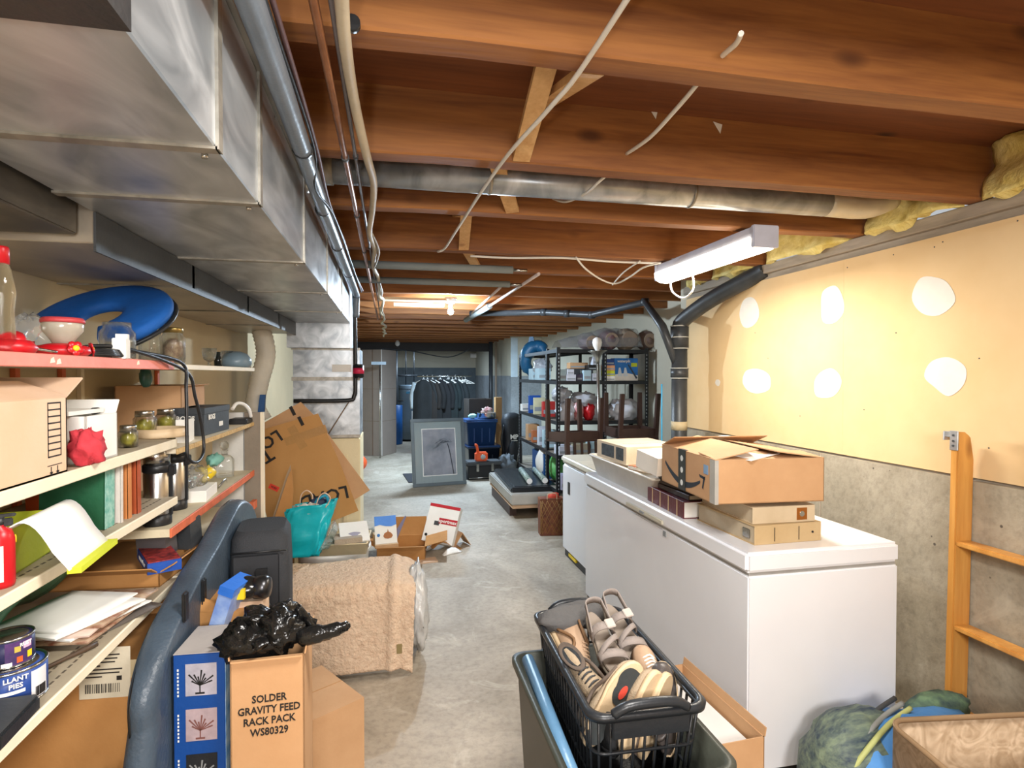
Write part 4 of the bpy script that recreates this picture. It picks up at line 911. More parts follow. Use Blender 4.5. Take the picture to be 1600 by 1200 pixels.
tag(MB().lathe([(0, 0), (.06, 0), (.072, .02), (.07, .045), (.05, .07), (.02, .082), (0, .084)], 24).build('upturned_bowl', mat('blue_grey_bowl', '#6b7f8c', .3), loc=(-.76, Y2-.10, Z1-.008)), 'blue grey upturned bowl at the far end of the top shelf', 'bowl')
tag(MB().lathe([(0, 0), (.02, 0), (.022, .05), (.012, .07), (.012, .085), (0, .085)], 14).build('dark_bottle', mat('dark_glass', '#252b2a', .1), loc=(-.88, at(341, 558, X=-.88).y, Z1-.008)), 'small dark bottle behind the clear goblets', 'bottle')
# cable coil
cz = Z1+.012
t = thing('extension_cord', 'black cord coiled on the top shelf and hanging down in a long loop', 'cord')
pts = [(-.78, 1.62, cz), (-.72, 1.70, cz+.008), (-.70, 1.84, cz+.01), at(285, 568, X=-.672), at(291, 610, X=-.66), at(292, 680, X=-.655), at(294, 715, X=-.65), at(308, 722, X=-.645), at(318, 705, X=-.65), at(316, 670, X=-.655), at(305, 620, X=-.66), at(290, 580, X=-.67), (-.705, 1.78, cz+.016), (-.76, 1.66, cz+.015), (-.80, 1.70, cz)]
MB().tube(pts, .0055, n=8, smooth=7).build('cord', BLK, t)
b = MB()
for k in range(4):
    b.tube([(-.745+.05*math.cos(a)*(1-.05*k), 1.70+.10*math.sin(a)*(1-.06*k), cz+.004*k-.004) for a in [j*math.pi/10 for j in range(21)]], .0045, n=6)
b.build('coil', BLK, t)
MB().box((-.76, 1.585, Z1), (-.735, 1.62, Z1+.014)).build('yellow_tag', YELLOW, t)

# ---------------- second shelf
p = at(117, 710, X=SXF+.01)
t = carton('carton', 'large pale carton with arrow and ladder marks at the left edge of the second shelf', 'box', (-.86, p.y-.27, Z2), (.31, .54, .165), 0, CARDL, True, flaps=((-1, 88, .03), (1, 20, .10)), flapsy=((1, 150, .09), (-1, 80, .05)))
b = MB(); xx = .1555; y0 = .27-.075
b.box((xx, y0, .04), (xx+.0006, y0+.002, .155)).box((xx, y0+.048, .04), (xx+.0006, y0+.050, .155))
for k in range(9): b.box((xx, y0, .04+k*.0143), (xx+.0006, y0+.05, .043+k*.0143))
b.box((xx, y0-.002, .022), (xx+.0006, y0+.052, .0235))
for s in (.010, .034):
    b.box((xx, y0+s, .005), (xx+.0006, y0+s+.002, .02)).add([(xx+.0006, y0+s-.005, .009), (xx+.0006, y0+s+.007, .009), (xx+.0006, y0+s+.001, .0)], [(0, 1, 2)])
tag(b.build('printed_marks', INK, t), kind='stuff')
MB().box((-.10, .05, .178), (.05, .22, .18)).build('printed_band', mat('dark_band', '#4a3c31', .8), t)
yb = at(150, 700, X=SXF+.0).y
t = carton('carton', 'small white box beside the pale carton on the second shelf', 'box', (-.80, 1.655, Z2), (.17, .15, .115), -2, PAPER, True, flaps=((-1, 120, .05), ), flapsy=((1, 120, .04),))
MB().box((-.05, -.1, .118), (.06, .06, .128)).build('paper_stack', PAPER, t)
MB().cyl((.05, .03, .122), (.05, .05, .122), .009, n=12).build('black_plug', BLK, t)
tag(MB().blob((0, 0, .038), (.035, .045, .042), .22, 3, 26, flat=0).build('red_cloth', REDC, loc=(-.708, 1.56, Z2+.002)), 'crumpled red cloth hanging between the pale carton and white box', 'cloth')
jar('pickle_jar', 'small pickle jar nearest the white box on the second shelf', (-.76, at(200, 663, X=-.76).y, Z2), .026, .062, STEEL, PK, 'pickle jars', 'jar')
jar('pickle_jar', 'pickle jar in the middle of the three, standing back', (-.84, at(226, 655, X=-.84).y, Z2), .036, .085, STEEL, PK, 'pickle jars', 'jar')
jar('pickle_jar', 'pickle jar at right of the three beside the black shoe box', (-.84, at(259, 650, X=-.84).y, Z2), .036, .08, STEEL, PK, 'pickle jars', 'jar')
tag(MB().lathe([(0, 0), (.085, 0), (.088, .006), (.085, .03), (.080, .03), (.08, .008), (0, .006)], 30).build('cake_tin', mat('pale_tin', '#c5ad8b', .5), loc=(-.78, at(243, 672, X=-.78).y+.03, Z2+.002)), 'round pale tin at the end of the second shelf', 'tin')
t = carton('carton', 'brown box behind the black shoe boxes on the chipboard shelf', 'box', (-.97, at(300, 640, X=-.85).y+.02, Z2b), (.24, .40, .205), 4, CARD, True, flaps=((1, 172, .02),), flapsy=())
def shoebox(label, loc, rz, g=None):
    t = thing('shoe_box', label, 'box', loc, rz, 'black shoe boxes')
    BB = mat('charcoal_card', '#3a3f44', .6)
    MB().box((-.07, -.155, 0), (.07, .155, .11)).build('box_body', BB, t, bevel=.001, seg=1); MB().box((-.073, -.158, .088), (.073, .158, .113)).build('lid', BB, t, bevel=.001, seg=1)
    text('BOGS', .030, PAPER, t, (.0735, -.075, .072), (90, 0, 90)); MB().box((.0705, .02, .025), (.071, .07, .045)).build('size_label', PAPER, t)
    text('BOGS', .028, PAPER, t, (.0, -.1585, .07), (90, 0, 0))
    return t
yb = at(318, 670, X=-.735).y
shoebox('charcoal shoe box with white letters at the shelf front near the furnace', (-.80, at(340, 660, X=-.73).y+.0, Z2b+.001), -3)
shoebox('charcoal shoe box with white letters partly behind the hanging cord', (-.945, at(290, 660, X=-.87).y-.06, Z2b+.001), 80)
t = thing('folded_card', 'white folded card standing by the hanging cord', 'card', (-.735, at(298, 680, X=-.735).y, Z2b), 8)
MB().box((-.003, -.055, 0), (.003, .055, .085)).box((-.04, -.055, 0), (-.003, -.052, .085)).build('card_sheet', PAPER, t)
t = thing('hand_tool', 'white handled tool with black tip at the end of the chipboard shelf', 'tool', (-.76, Y2-.10, Z2b))
MB().tube([(0, -.09, .08), (.01, -.05, .105), (.03, .0, .10), (.05, .03, .07), (.055, .05, .03)], .009, n=8, smooth=5).build('handle', WHITE, t)
MB().box((-.03, -.06, 0), (.06, .07, .028)).build('black_base', BLK, t, bevel=.006)
tag(MB().blob((0, 0, .035), (.02, .03, .037), .1, 3, 16, flat=0).build('green_bottle', mat('dark_green', '#24463a', .4), loc=(-.86, at(228, 600, X=-.86).y, Z2+.17)), 'dark green object dangling by the brown box', 'ornament')

# ---------------- third shelf, near bay
t = thing('fire_extinguisher', 'small red fire extinguisher at the left edge of the third shelf', 'fire extinguisher', (-.738, at(-3, 800, X=-.738).y, Z3), 30); t.scale = (.78, .78, .92)
MB().lathe([(0, 0), (.030, 0), (.032, .008), (.032, .10), (.026, .118), (.012, .126), (.012, .13)], 26).build('cylinder', RED, t)
MB().box((-.020, -.006, .126), (.028, .006, .142)).box((-.030, -.005, .145), (.034, .005, .152)).build('valve_handle', BLK, t, bevel=.002); MB().cyl((0, 0, .12), (0, 0, .145), .012).build('valve', BLK, t)
MB().sheet(lambda u, v: (.0325*math.cos(R(-150+75*u)), .0325*math.sin(R(-150+75*u)), .015+.075*v), 12, 1).build('label_white', PAPER, t)
MB().cyl((.029, .008, .095), (.033, .0085, .095), .009, n=14).build('yellow_seal', YELLOW, t)
# lime box open with flaps
t = thing('carton', 'open lime green food box with big white lid curving forward', 'box', (-.84, 1.40, Z3), 6)
b = MB(); w_, d_, h_ = .085, .11, .098
b.box((-w_, -d_, 0), (w_, d_, .003)).box((-w_, -d_, 0), (-w_+.003, d_, h_)).box((w_-.003, -d_, 0), (w_, d_, h_)).box((-w_, -d_, 0), (w_, -d_+.003, h_*.35)).box((-w_, d_-.003, 0), (w_, d_, h_))
b.build('box_body', LIME, t)
b = MB().sheet(lambda u, v: (w_+.105*u+.004, -d_+2*d_*v+.02*u, h_+.002-.09*u**2+.028*math.sin(math.pi*min(1, u*1.3))), 12, 4, th=.002).build('lid_flap', PAPER, t)
MB().box((w_+.10, -d_+.03, .0), (w_+.125, d_+.03, .012)).build('lime_edge', LIME, t)
MB().sheet(lambda u, v: (-w_+.002-.02*u, -d_+2*d_*v, h_+.035*u), 4, 2, th=.002).build('back_flap', mat('grey_liner', '#aca69c', .8), t)
MB().box((-.03, -d_-.0006, .006), (.045, -d_, .03)).build('printed_picture', mat('brown_food_print', '#6b4a2c', .6, hex2='#c2a04a', scale=60), t)
MB().box((-w_-.0006, -d_, .045), (-w_, d_, .095)).build('inner_panel', mat('pinkish_card', '#c2a89a', .8), t)
tag(MB().blob((0, 0, .02), (.055, .04, .02), .15, 4, 22, flat=0).build('plastic_wrap', CLEARP, loc=(-.86, 1.38, Z3+.10)), 'clear plastic wrap over the lime green box', 'wrap')
# upright books
def book_up(label, y, thk, hgt, dep, cover, lean=0, g='books standing on the third shelf', x=-.80, page=PAPER, name='book'):
    t = thing(name, label, 'book', (x, y, Z3), 0, g, rx=lean)
    MB().box((dep/2*-1, -thk/2, 0), (dep/2, -thk/2+.002, hgt)).box((-dep/2, thk/2-.002, 0), (dep/2, thk/2, hgt)).box((dep/2-.002, -thk/2, 0), (dep/2+.001, thk/2, hgt)).build('cover', cover, t)
    MB().box((-dep/2+.002, -thk/2+.002, .003), (dep/2-.003, thk/2-.002, hgt-.003)).build('page_block', page, t); return t
gy = lambda px, x=-.745: at(px, 740, X=x).y
book_up('orange red book with pale spine behind the lime box', gy(120, -.86), .014, .170, .12, mat('orange_book', '#cf5522', .5), 5, x=-.92)
book_up('slimmer orange book next to the green binder', gy(129, -.86), .010, .165, .12, mat('orange_book2', '#e06a2c', .5), 5, x=-.92)
t = book_up('tall dark green book with teal spine on the third shelf', gy(163), .055, .180, .15, mat('dark_green_book', '#1f5b3d', .5), -2, x=-.81)
MB().box((.0755, -.027, 0), (.0765, .027, .18)).build('teal_spine', mat('teal_spine', '#4f9a8c', .5, hex2='#9fc4b8', scale=60), t)
book_up('thin white book right of the green book', gy(177), .012, .183, .15, mat('white_book', '#cfc8c0', .5), -1, x=-.80)
book_up('tan orange book, left of the two brown ones', gy(190), .022, .180, .15, mat('tan_orange_book', '#c07b44', .5), 0, x=-.80)
book_up('rust brown book at the right end of the row', gy(205), .024, .176, .15, mat('rust_book', '#a24a26', .5), 0, x=-.80)
for k in range(3):
    tag(MB().box((-.12, -.16, 0), (.12, .16, .012)).build('cardboard_sheet', CARD, loc=(-.97, gy(235, -.85)+.02*k, Z3+.11+.014*k), rot=(0, 0, 3*k-3)), ['lowest', 'middle', 'topmost'][k]+' flat card sheet wedged between the shelves behind the books', 'card')
tag(MB().box((-.12, -.18, 0), (.12, .18, .108)).build('card_block', CARDL, loc=(-.97, gy(235, -.85)+.03, Z3+.001)), 'tan carton supporting the flat card sheets on the third shelf', 'box')

# ---------------- far bay third level: thermoses, decanter
def thermos(label, px, x, s=1):
    t = thing('vacuum_flask', label, 'flask', (x, at(px, 800, X=x).y, Z3b), 0, 'steel vacuum flasks'); t.scale = (s, s, s)
    MB().lathe([(0, 0), (.042, 0), (.043, .004), (.043, .035), (.041, .036)], 28).build('rubber_base', BLK, t)
    MB().lathe([(.0405, .034), (.041, .04), (.041, .175), (.038, .18)], 28).build('steel_body', STEEL, t)
    MB().lathe([(.038, .176), (.044, .18), (.044, .20), (.040, .205)], 28).build('black_collar', BLK, t)
    MB().lathe([(.040, .203), (.040, .235), (.035, .255), (.022, .266), (0, .268)], 28).build('cup_lid', STEEL, t)
    MB().box((.036, -.014, .165), (.056, .014, .202)).build('latch', BLK, t, bevel=.003)
    MB().box((.040, -.008, .03), (.046, .008, .17)).build('strap_rail', BLK, t, bevel=.002)
thermos('brushed steel vacuum flask nearest the camera on the orange edged shelf', 246, -.765)
thermos('brushed steel vacuum flask standing behind the first one', 273, -.79, 1)
t = thing('small_box', 'white box beside the vacuum flasks', 'box', (-.77, at(308, 780, X=-.77).y, Z3b), 4)
MB().box((-.055, -.10, 0), (.055, .10, .045)).build('box_body', PAPER, t, bevel=.002)
tag(MB().blob((0, 0, .03), (.05, .075, .045), .25, 4, 30, flat=0).build('plastic_bag', CLEARP, loc=(-.79, at(305, 750, X=-.79).y, Z3b+.046)), 'clear bag of kitchen bits on the white box by the flasks', 'bag')
tag(MB().blob((0, 0, .028), (.032, .05, .03), .2, 4, 20, flat=0).build('yellow_sponge', YELLOW, loc=(-.76, at(322, 745, X=-.76).y, Z3b+.055)), 'bright yellow rag on the clear bag', 'rag')
tag(MB().blob((0, 0, .03), (.035, .06, .03), .2, 4, 20, flat=0).build('teal_cloth', mat('pale_teal', '#7fb9ae', .7), loc=(-.83, at(335, 732, X=-.83).y, Z3b+.06)), 'pale teal cloth behind the yellow rag', 'cloth')
t = thing('decanter', 'square cut glass decanter with round stopper near the shelf end', 'decanter', (-.80, at(351, 740, X=-.80).y, Z3b), 20)
b = MB(); b.loft([rrect(w, w, w*.3, z, 3) for w, z in ((.038, 0), (.040, .01), (.040, .085), (.030, .10), (.013, .108), (.012, .125), (.017, .13))]); b.build('body', GLASS, t)
MB().blob((0, 0, .152), (.021, .021, .023), .0, 1, 14, sm=False).build('stopper', GLASS, t)
tag(MB().sheet(lambda u, v: (.01*math.sin(u*3), u*.13-.06, .006+.02*math.sin(math.pi*u)+v*.012), 10, 1, th=.002).build('knife_blade', STEEL, loc=(-.73, at(350, 768, X=-.73).y-.02, Z3b)), 'curved steel blade lying on the orange edged shelf', 'knife')

# ---------------- lower level: open box with packets
t = carton('carton', 'brown carton with open flap holding blue medicine packets on the low shelf', 'box', (-.88, 2.26, Z4b), (.34, .42, .05), -4, CARDD, True, flaps=((1, 150, .05),), flapsy=((-1, 150, .05),))
tag(MB().box((-.14, -.18, .0), (.14, .18, .04)).build('packed_paper', CARDD, loc=(-.88, 2.26, Z4b+.005), rot=(0, 0, -6)), 'packing inside the low brown carton', 'packing')
t = thing('medicine_box', 'blue topped packet with red printed cards standing in the low carton', 'box', (-.775, 2.14, Z4b+.046), -62, ry=0); t.scale = (1.35, 1.2, 1)
MB().box((-.085, -.03, 0), (.085, .05, .035)).build('box_body', mat('royal_blue', '#1f4fa8', .45), t); MB().box((-.08, -.028, .035), (.08, .048, .038)).build('card_front', mat('maroon_print', '#4a1a22', .5, hex2='#b43a34', scale=50), t)
text('mucoclear', .022, PAPER, t, (0, -.0305, .018), (90, 0, 0))
tag(MB().box((-.05, -.035, 0), (.05, .035, .09)).build('striped_box', mat('grey_striped', '#5a5657', .6), loc=(-.80, 2.24, Z4b+.05), rot=(8, 0, -10)), 'grey box with red stripes behind the blue packet', 'box')
tag(MB().box((-.06, -.03, 0), (.06, .03, .11)).build('dark_pouch', DGREY, loc=(-.75, 2.33, Z4b+.05), rot=(6, 0, -20)), 'dark grey pouch standing at the right in the low carton', 'pouch')
# fourth shelf papers, brush, tins
def stack_papers():
    rr = random.Random(2); cols = [PAPER, mat('magazine_grey', '#a39e96', .6), mat('magazine_print', '#b9a58b', .5, hex2='#7e4a34', scale=30), PAPER, mat('pinkish_paper', '#cdb6a8', .7), PAPER, mat('dark_cover', '#59524c', .6), PAPER]
    labs = ['dark magazine at the bottom of the paper pile', 'second sheet up in the paper pile', 'glossy magazine low in the paper pile on the fourth shelf', 'white envelope in the middle of the paper pile', 'buff paper in the middle of the paper pile', 'coloured magazine high in the paper pile', 'white letter just below the top of the paper pile', 'white sheet on top of the paper pile on the fourth shelf']
    order = [6, 1, 2, 0, 4, 2, 3, 5]
    for i in range(8):
        x = -.83+rr.uniform(-.02, .03); y = 1.76+rr.uniform(-.04, .04)
        t = MB().sheet(lambda u, v: ((u-.5)*.20, (v-.5)*.26, .003*math.sin(u*4+i)*math.sin(v*3)), 6, 6, th=-.004).build('magazine' if i in (0, 2, 5) else 'paper', cols[order[i]], loc=(x, y, Z4+.004+i*.0062), rot=(0, 0, rr.uniform(-16, 16)-10))
        tag(t, labs[i], 'paper', 'papers piled on the fourth shelf')
stack_papers()
t = thing('paint_brush', 'old paint brush with grey bristles lying on the fourth shelf', 'brush', (-.80, 1.47, Z4+.006), -28)
MB().sheet(lambda u, v: ((v-.5)*(.022+.03*(1-u)), -.075+.07*u, .003*math.sin(v*9)), 8, 8, th=.007).build('bristles', mat('bristle', '#6d6355', .8, bump=.5, bscale=150), t)
MB().box((-.013, -.005, -.004), (.013, .02, .006)).build('ferrule', STEEL, t); MB().tube([(0, .02, .001), (0, .06, .002), (0, .17, .003)], [.009, .005, .007], n=8, smooth=3).build('handle', mat('dark_handle', '#4b3a2c', .5), t)
def tin(label, loc, r, h, m, rz=0):
    t = thing('paint_tin', label, 'tin', loc, rz)
    MB().lathe([(0, 0), (r, 0), (r, h), (0, h)], 36).build('tin_body', m, t)
    MB().lathe([(r*1.0, h-.003), (r*1.03, h), (r*1.0, h+.003), (r*.93, h+.002), (r*.9, h-.002), (r*.78, h-.001), (r*.76, h+.001), (0, h+.001)], 36).build('lid', STEEL, t)
    MB().lathe([(r*1.0, 0), (r*1.025, .003), (r, .006)], 36).build('bottom_rim', STEEL, t)
    return t
def wrap_label(t, r, a0, a1, z0, z1, m, name='label_panel'):
    return MB().sheet(lambda u, v: ((r+.0008)*math.cos(R(a0+(a1-a0)*u)), (r+.0008)*math.sin(R(a0+(a1-a0)*u)), z0+(z1-z0)*v), 16, 1).build(name, m, t)
ta = tin('wide blue paint tin with white label at the left edge of the fourth shelf', (-.785, at(16, 1000, X=-.785).y, Z4+.0), .062, .074, NAVY)
wrap_label(ta, .062, -30, 5, .008, .066, mat('label_white', '#d5d6da', .5))
b = MB()
for k in range(12): 
    a = R(-22+k*1.9); b.box((.0632*math.cos(a)-.0003, .0632*math.sin(a)-.0006, .010), (.0632*math.cos(a)+.0003, .0632*math.sin(a)+.0006*(1+k % 3), .030))
tag(b.build('barcode', INK, ta), kind='stuff')
for s, sz, zz in (('LLANT', .0135, .062), ('PIES', .0135, .048)):
    text(s, sz, PAPER, ta, (.0635*math.cos(R(-54)), .0635*math.sin(R(-54)), zz), (90, 0, 36))
wrap_label(ta, .0625, -80, -40, .032, .039, PAPER, 'white_band'); wrap_label(ta, .0625, -85, -50, .006, .024, mat('car_print', '#8a6a78', .5, hex2='#c9c2cc', scale=60), 'printed_picture')
tb = tin('smaller paint tin with purple orange label on top of the wide blue tin', (-.79, at(14, 1000, X=-.79).y, Z4+.077), .043, .056, mat('navy_tin', '#27284e', .45))
wrap_label(tb, .043, -70, -5, .004, .052, mat('purple_label', '#5b3472', .45, hex2='#352a52', scale=20)); wrap_label(tb, .0437, -45, -32, .008, .02, ORANGE, 'orange_patch')
wrap_label(tb, .0437, -50, -36, .030, .042, mat('dull_yellow', '#b5a24a', .5), 'yellow_patch'); wrap_label(tb, .0437, -20, -6, .012, .026, YELLOW, 'yellow_patch'); wrap_label(tb, .0437, -78, -55, .004, .012, PAPER, 'barcode_patch')
wrap_label(tb, .0437, -30, -8, .034, .048, mat('pink_letters', '#c9a4c2', .5), 'pink_patch')
text('RUST', .010, PAPER, tb, (.0445*math.cos(R(-24)), .0445*math.sin(R(-24)), .043), (90, 0, 66))
t = thing('tool_case', 'black plastic tray at the bottom left on the fourth shelf', 'case', (-.735, at(-5, 1090, X=-.735).y, Z4), 4)
MB().box((-.04, -.07, 0), (.04, .07, .03)).build('case_body', BLK, t, bevel=.004); MB().box((-.035, -.065, .03), (.035, .065, .034)).build('case_inset', DGREY, t)
# green sheet in clear plastic behind third/fourth shelf
tag(MB().sheet(lambda u, v: (-1.0+.16*v+.02*math.sin(u*12), 1.15+.75*u, Z4+.02+.17*v+.02*math.sin(u*9+v*4)), 24, 8, th=.004).build('plastic_sheet', mat('green_plastic', '#1f6b48', .25, bump=.4, bscale=14)), 'crinkled green plastic packaging behind the papers', 'packaging')
# ---------------- under the fourth shelf
t = carton('carton', 'brown shipping carton with white address label under the shelves', 'box', (-.86, 2.03, .44), (.46, .50, .42), -4, CARDD, False)
M_ = t
lx = at(180, 1045, Y=1.79).x+.86; lz = at(180, 1045, Y=1.79).z-.44
lb = MB().box((-.065, -.2515, -.07), (.065, -.2505, .07)).build('address_label', mat('label_paper', '#cfc6b0', .6), t, loc=(lx, 0, lz))
b = MB(); rr = random.Random(9)
for k in range(20): b.box((-.05+k*.0045, -.2522, -.055), (-.05+k*.0045+rr.choice((.0012, .0025)), -.2515, -.03))
for k in range(7): b.box((-.055, -.2522, -.012+k*.010), (-.055+rr.uniform(.04, .10), -.2515, -.0085+k*.010))
b.box((.03, -.2522, -.022), (.043, -.2515, -.010)); tag(b.build('label_print', INK, lb), kind='stuff')
MB().box((-.23, -.2508, .37), (.23, -.2498, .42)).build('packing_tape', mat('tan_tape', '#b5a583'), t)
tag(MB().box((-.25, -.27, 0), (.25, .27, .44)).build('carton', CARDD, loc=(-.86, 2.05, 0)), 'brown carton on the floor beneath the labelled carton', 'box')
t = carton('carton', 'flat brown carton lying on the labelled carton under the shelf', 'box', (-.88, 2.28, .862), (.44, .40, .075), 6, CARDD, False, tape=mat('tan_tape', '#b5a583'))
t = thing('tool_bag', 'yellow and black striped pouch below the fourth shelf at bottom left', 'pouch', (-.70, 1.25, -.02), 14)
MB().blob((0, 0, .34), (.10, .14, .36), .05, 2, 22, flat=0).build('bag_body', mat('grey_black_bag', '#2b2d2f', .6), t)
MB().sheet(lambda u, v: (.02+.10*u, -.155+.05*u, .50+.2*v-.03*u), 8, 8, th=.004).build('striped_panel', mat('yellow_black_print', '#c9a81d', .5, hex2='#2a2618', scale=38), t)
MB().blob((.0, -.07, .66), (.05, .04, .05), .1, 3, 16).build('yellow_corner', YELLOW, t)
tag(MB().blob((0, 0, .30), (.08, .09, .33), .12, 3, 24, flat=0).build('black_coat', BLKM, loc=(-.70, 1.58, 0)), 'black fabric bundle standing before the labelled carton', 'cloth')
# ================================================================ MIDDLE CLUTTER ON THE LEFT OF THE AISLE
YZ = Matrix(((0, 0, 1, 0), (1, 0, 0, 0), (0, 1, 0, 0), (0, 0, 0, 1)))     # polygon (y,z) extruded along x
XZ = Matrix(((1, 0, 0, 0), (0, 0, -1, 0), (0, 1, 0, 0), (0, 0, 0, 1)))    # polygon (x,z) extruded along -y
def pill(poly, x0, x1, k=.03, n=3):
    """padded outline: rings shrinking towards both faces"""
    cx = sum(p[0] for p in poly)/len(poly); cy = sum(p[1] for p in poly)/len(poly); out = []
    for i in range(-n, n+1):
        a = math.pi/2*i/n; s = 1-k*(1-math.cos(a))/1.0; x = (x0+x1)/2+(x1-x0)/2*math.sin(a)
        out.append([(x, cx+(p[0]-cx)*s, cy+(p[1]-cy)*s) for p in poly])
    return out
# slate blue padded case
xc = -.615
ol = [(222, 1150), (221, 1105), (231, 1050), (248, 1000), (272, 950), (300, 897), (330, 848), (352, 806), (364, 786), (376, 780), (388, 790), (395, 815), (398, 860)]
poly = [(at(px, py, X=xc).y, at(px, py, X=xc).z) for px, py in ol]
poly = [(p.x, p.y) for p in spline([Vector((a, b_, 0)) for a, b_ in poly], 4)]
poly += [(2.62, .5), (2.5, .05), (2.2, .0), (1.5, .0), (1.41, .25)]
SLATE = mat('slate_nylon', '#3b4754', .38, hex2='#4a5968', scale=5, bump=.2, bscale=90)
t = thing('padded_case', 'long slate blue padded instrument case leaning against the shelves', 'case', (0, 0, 0))
MB().loft(pill(poly, xc-.045, xc+.03, .07)).build('case_body', SLATE, t)
MB().tube([(xc+.012, y+(.03 if y < 2.3 else -.02)*(.6), z-.012) for y, z in poly[:48]], .006, n=6).build('piping', mat('light_piping', '#8fa0ad', .35), t)
MB().tube([(xc-.03, y+.01, z-.006) for y, z in poly[:48]], .005, n=6).build('zip', BLK, t)
for px, py in ((293, 948), (322, 925)):
    p = at(px-6, py, X=xc+.03); MB().cbox((xc+.034, p.y, p.z), (.012, .03, .085)).build('side_handle', BLK, t, bevel=.004)
# black soft case
t = thing('soft_case', 'black soft case with metal clip standing behind the slate blue case', 'case', (-.49, 2.42, 0), 6)
b = MB(); b.loft([rrect(w, d, .05, z, 4) for w, d, z in ((.09, .12, 0), (.105, .14, .05), (.105, .14, .9), (.10, .13, 1.03), (.085, .11, 1.06))]); b.build('case_body', mat('black_canvas', '#303236', .8, bump=.3, bscale=200), t)
MB().box((-.09, -.146, .55), (.07, -.138, .98)).build('front_pocket', mat('black_canvas2', '#2a2c30', .75), t, bevel=.004)
for z in (.99, .60): MB().tube([(-.095, -.142, z), (.095, -.142, z)], .004, n=6).build('zip', BLK, t)
MB().box((-.01, -.156, .86), (.03, -.146, .93)).build('patch', BLKM, t)
MB().tube([(.0, -.16, .88), (.012, -.165, .86), (.02, -.165, .82), (.03, -.165, .80)], .006, n=8, smooth=4).build('snap_hook', mat('gunmetal', '#4c4c4e', .3, .9), t)
MB().sheet(lambda u, v: (.02+.075*u+.018*v, -.158+.03*u, .80-.14*u+.0*v), 10, 2, th=.004).build('strap', BLK, t)

# ---- tall blue box, solder carton, their neighbours
bz = .50
t = thing('product_box', 'tall blue box with three printed plant pictures at the bottom left', 'box', (-.507, 1.80, .42), -3)
BLUEB = mat('blue_card', '#14468f', .4, var=.06)
MB().box((-.066, -.09, 0), (.066, .09, .465)).build('box_body', BLUEB, t, bevel=.002)
MB().box((-.066, -.09, .465), (.066, .09, .467)).build('grey_top', mat('greyish_liner', '#aaa4a0', .8), t)
MB().box((.066, -.088, .01), (.067, .088, .46)).build('side_print', mat('cyan_print', '#2b86c6', .4, hex2='#bfd7e3', scale=16), t)
for k, z in enumerate((.35, .225, .10)):
    pn = MB().box((-.035, -.0912, z), (.045, -.0902, z+.088)).build('printed_picture', mat('picture_grey_%d' % k, ['#a9a6b2', '#a8969b', '#1e2024'][k], .5, var=.15, scale=20), t)
    b = MB()
    for j in range(9):
        an = R(20+j*16); ca, sa = math.cos(an), math.sin(an); L = .034+.010*math.sin(j*2.1); ox, oz = .002, z+.028
        b.add([(ox-sa*.001, -.0916, oz+ca*.001), (ox+sa*.001, -.0916, oz-ca*.001), (ox+ca*L+sa*.0022, -.0916, oz+sa*L-ca*.0022), (ox+ca*L-sa*.0022, -.0916, oz+sa*L+ca*.0022)], [(0, 1, 2, 3)])
    b.box((ox-.0015, -.0916, z+.008), (ox+.0015, -.0912, z+.03)).box((ox-.012, -.0916, z+.004), (ox+.012, -.0912, z+.009))
    tag(b.build('printed_plant', [BLK, mat('pink_twig', '#7a4d47', .6), GREY][k], pn), kind='stuff')
    b = MB()
    for j in range(8): b.box((-.056, -.0912, z+.01*j), (-.052, -.0905, z+.006+.01*j))
    tag(b.build('small_print', PAPER, t), kind='stuff')
tag(MB().box((-.075, -.10, 0), (.075, .10, .42)).build('carton', CARDD, loc=(-.507, 1.80, 0), rot=(0, 0, -3)), 'brown carton standing underneath the tall blue box', 'box')
t = thing('carton', 'brown carton with torn upright flap behind the tall blue box', 'box', (-.53, 2.06, 0), -8)
MB().box((-.10, -.10, 0), (.10, .10, .90)).build('box_body', CARDD, t)
MB().sheet(lambda u, v: (-.09+.12*u, -.1+.02*v, .90+.06*v*(1-.8*u)), 8, 4, th=.003).build('flap', CARDD, t)
t = thing('product_box', 'blue and white carton corner leaning behind the black bag', 'box', (-.515, 1.97, .86), -14, ry=18)
MB().box((-.022, -.06, -.12), (.022, .06, .14)).build('box_body', mat('periwinkle_card', '#5b7fc6', .4, hex2='#a9bfe2', scale=10), t, bevel=.002); MB().box((-.024, -.062, .115), (.024, .062, .142)).build('blue_top', mat('bright_blue_card', '#2f6fcf', .4), t)
t = thing('battery_tool', 'shiny black cordless tool with yellow warning label', 'tool', (at(392, 932, Y=2.0).x-.02, 2.0, .957), -6)
MB().blob((0, 0, 0), (.062, .05, .037), .03, 1.5, 28, seed=2).build('tool_body', mat('gloss_black', '#1d1c1b', .18), t)
MB().lathe([(0, -.01), (.036, 0), (.038, .03), (.03, .045), (0, .05)], 24, M=frame((.035, 0, 0), 0, 90, 0)).build('round_cap', mat('gunmetal', '#4c4c4e'), t)
MB().box((-.036, -.060, -.016), (.020, -.046, .016)).build('warning_label', YELLOW, t)
tag(MB().box((-.06, -.05, 0), (.06, .05, .918)).build('carton', CARDL, loc=(at(392, 932, Y=2.0).x-.02, 2.03, 0)), 'narrow carton holding up the cordless tool', 'box')
t = carton('carton', 'brown solder rack carton with black capital lettering', 'box', (-.331, 1.775, .40), (.19, .21, .475), 1.5, mat('solder_card', '#bd9166', .8, hex2='#c59a70', bump=.05), True, flaps=((1, 100, .0201), (-1, 95, .01)), flapsy=((-1, 180-10, .012),))
t['label'] = 'brown solder rack carton with black capital lettering'
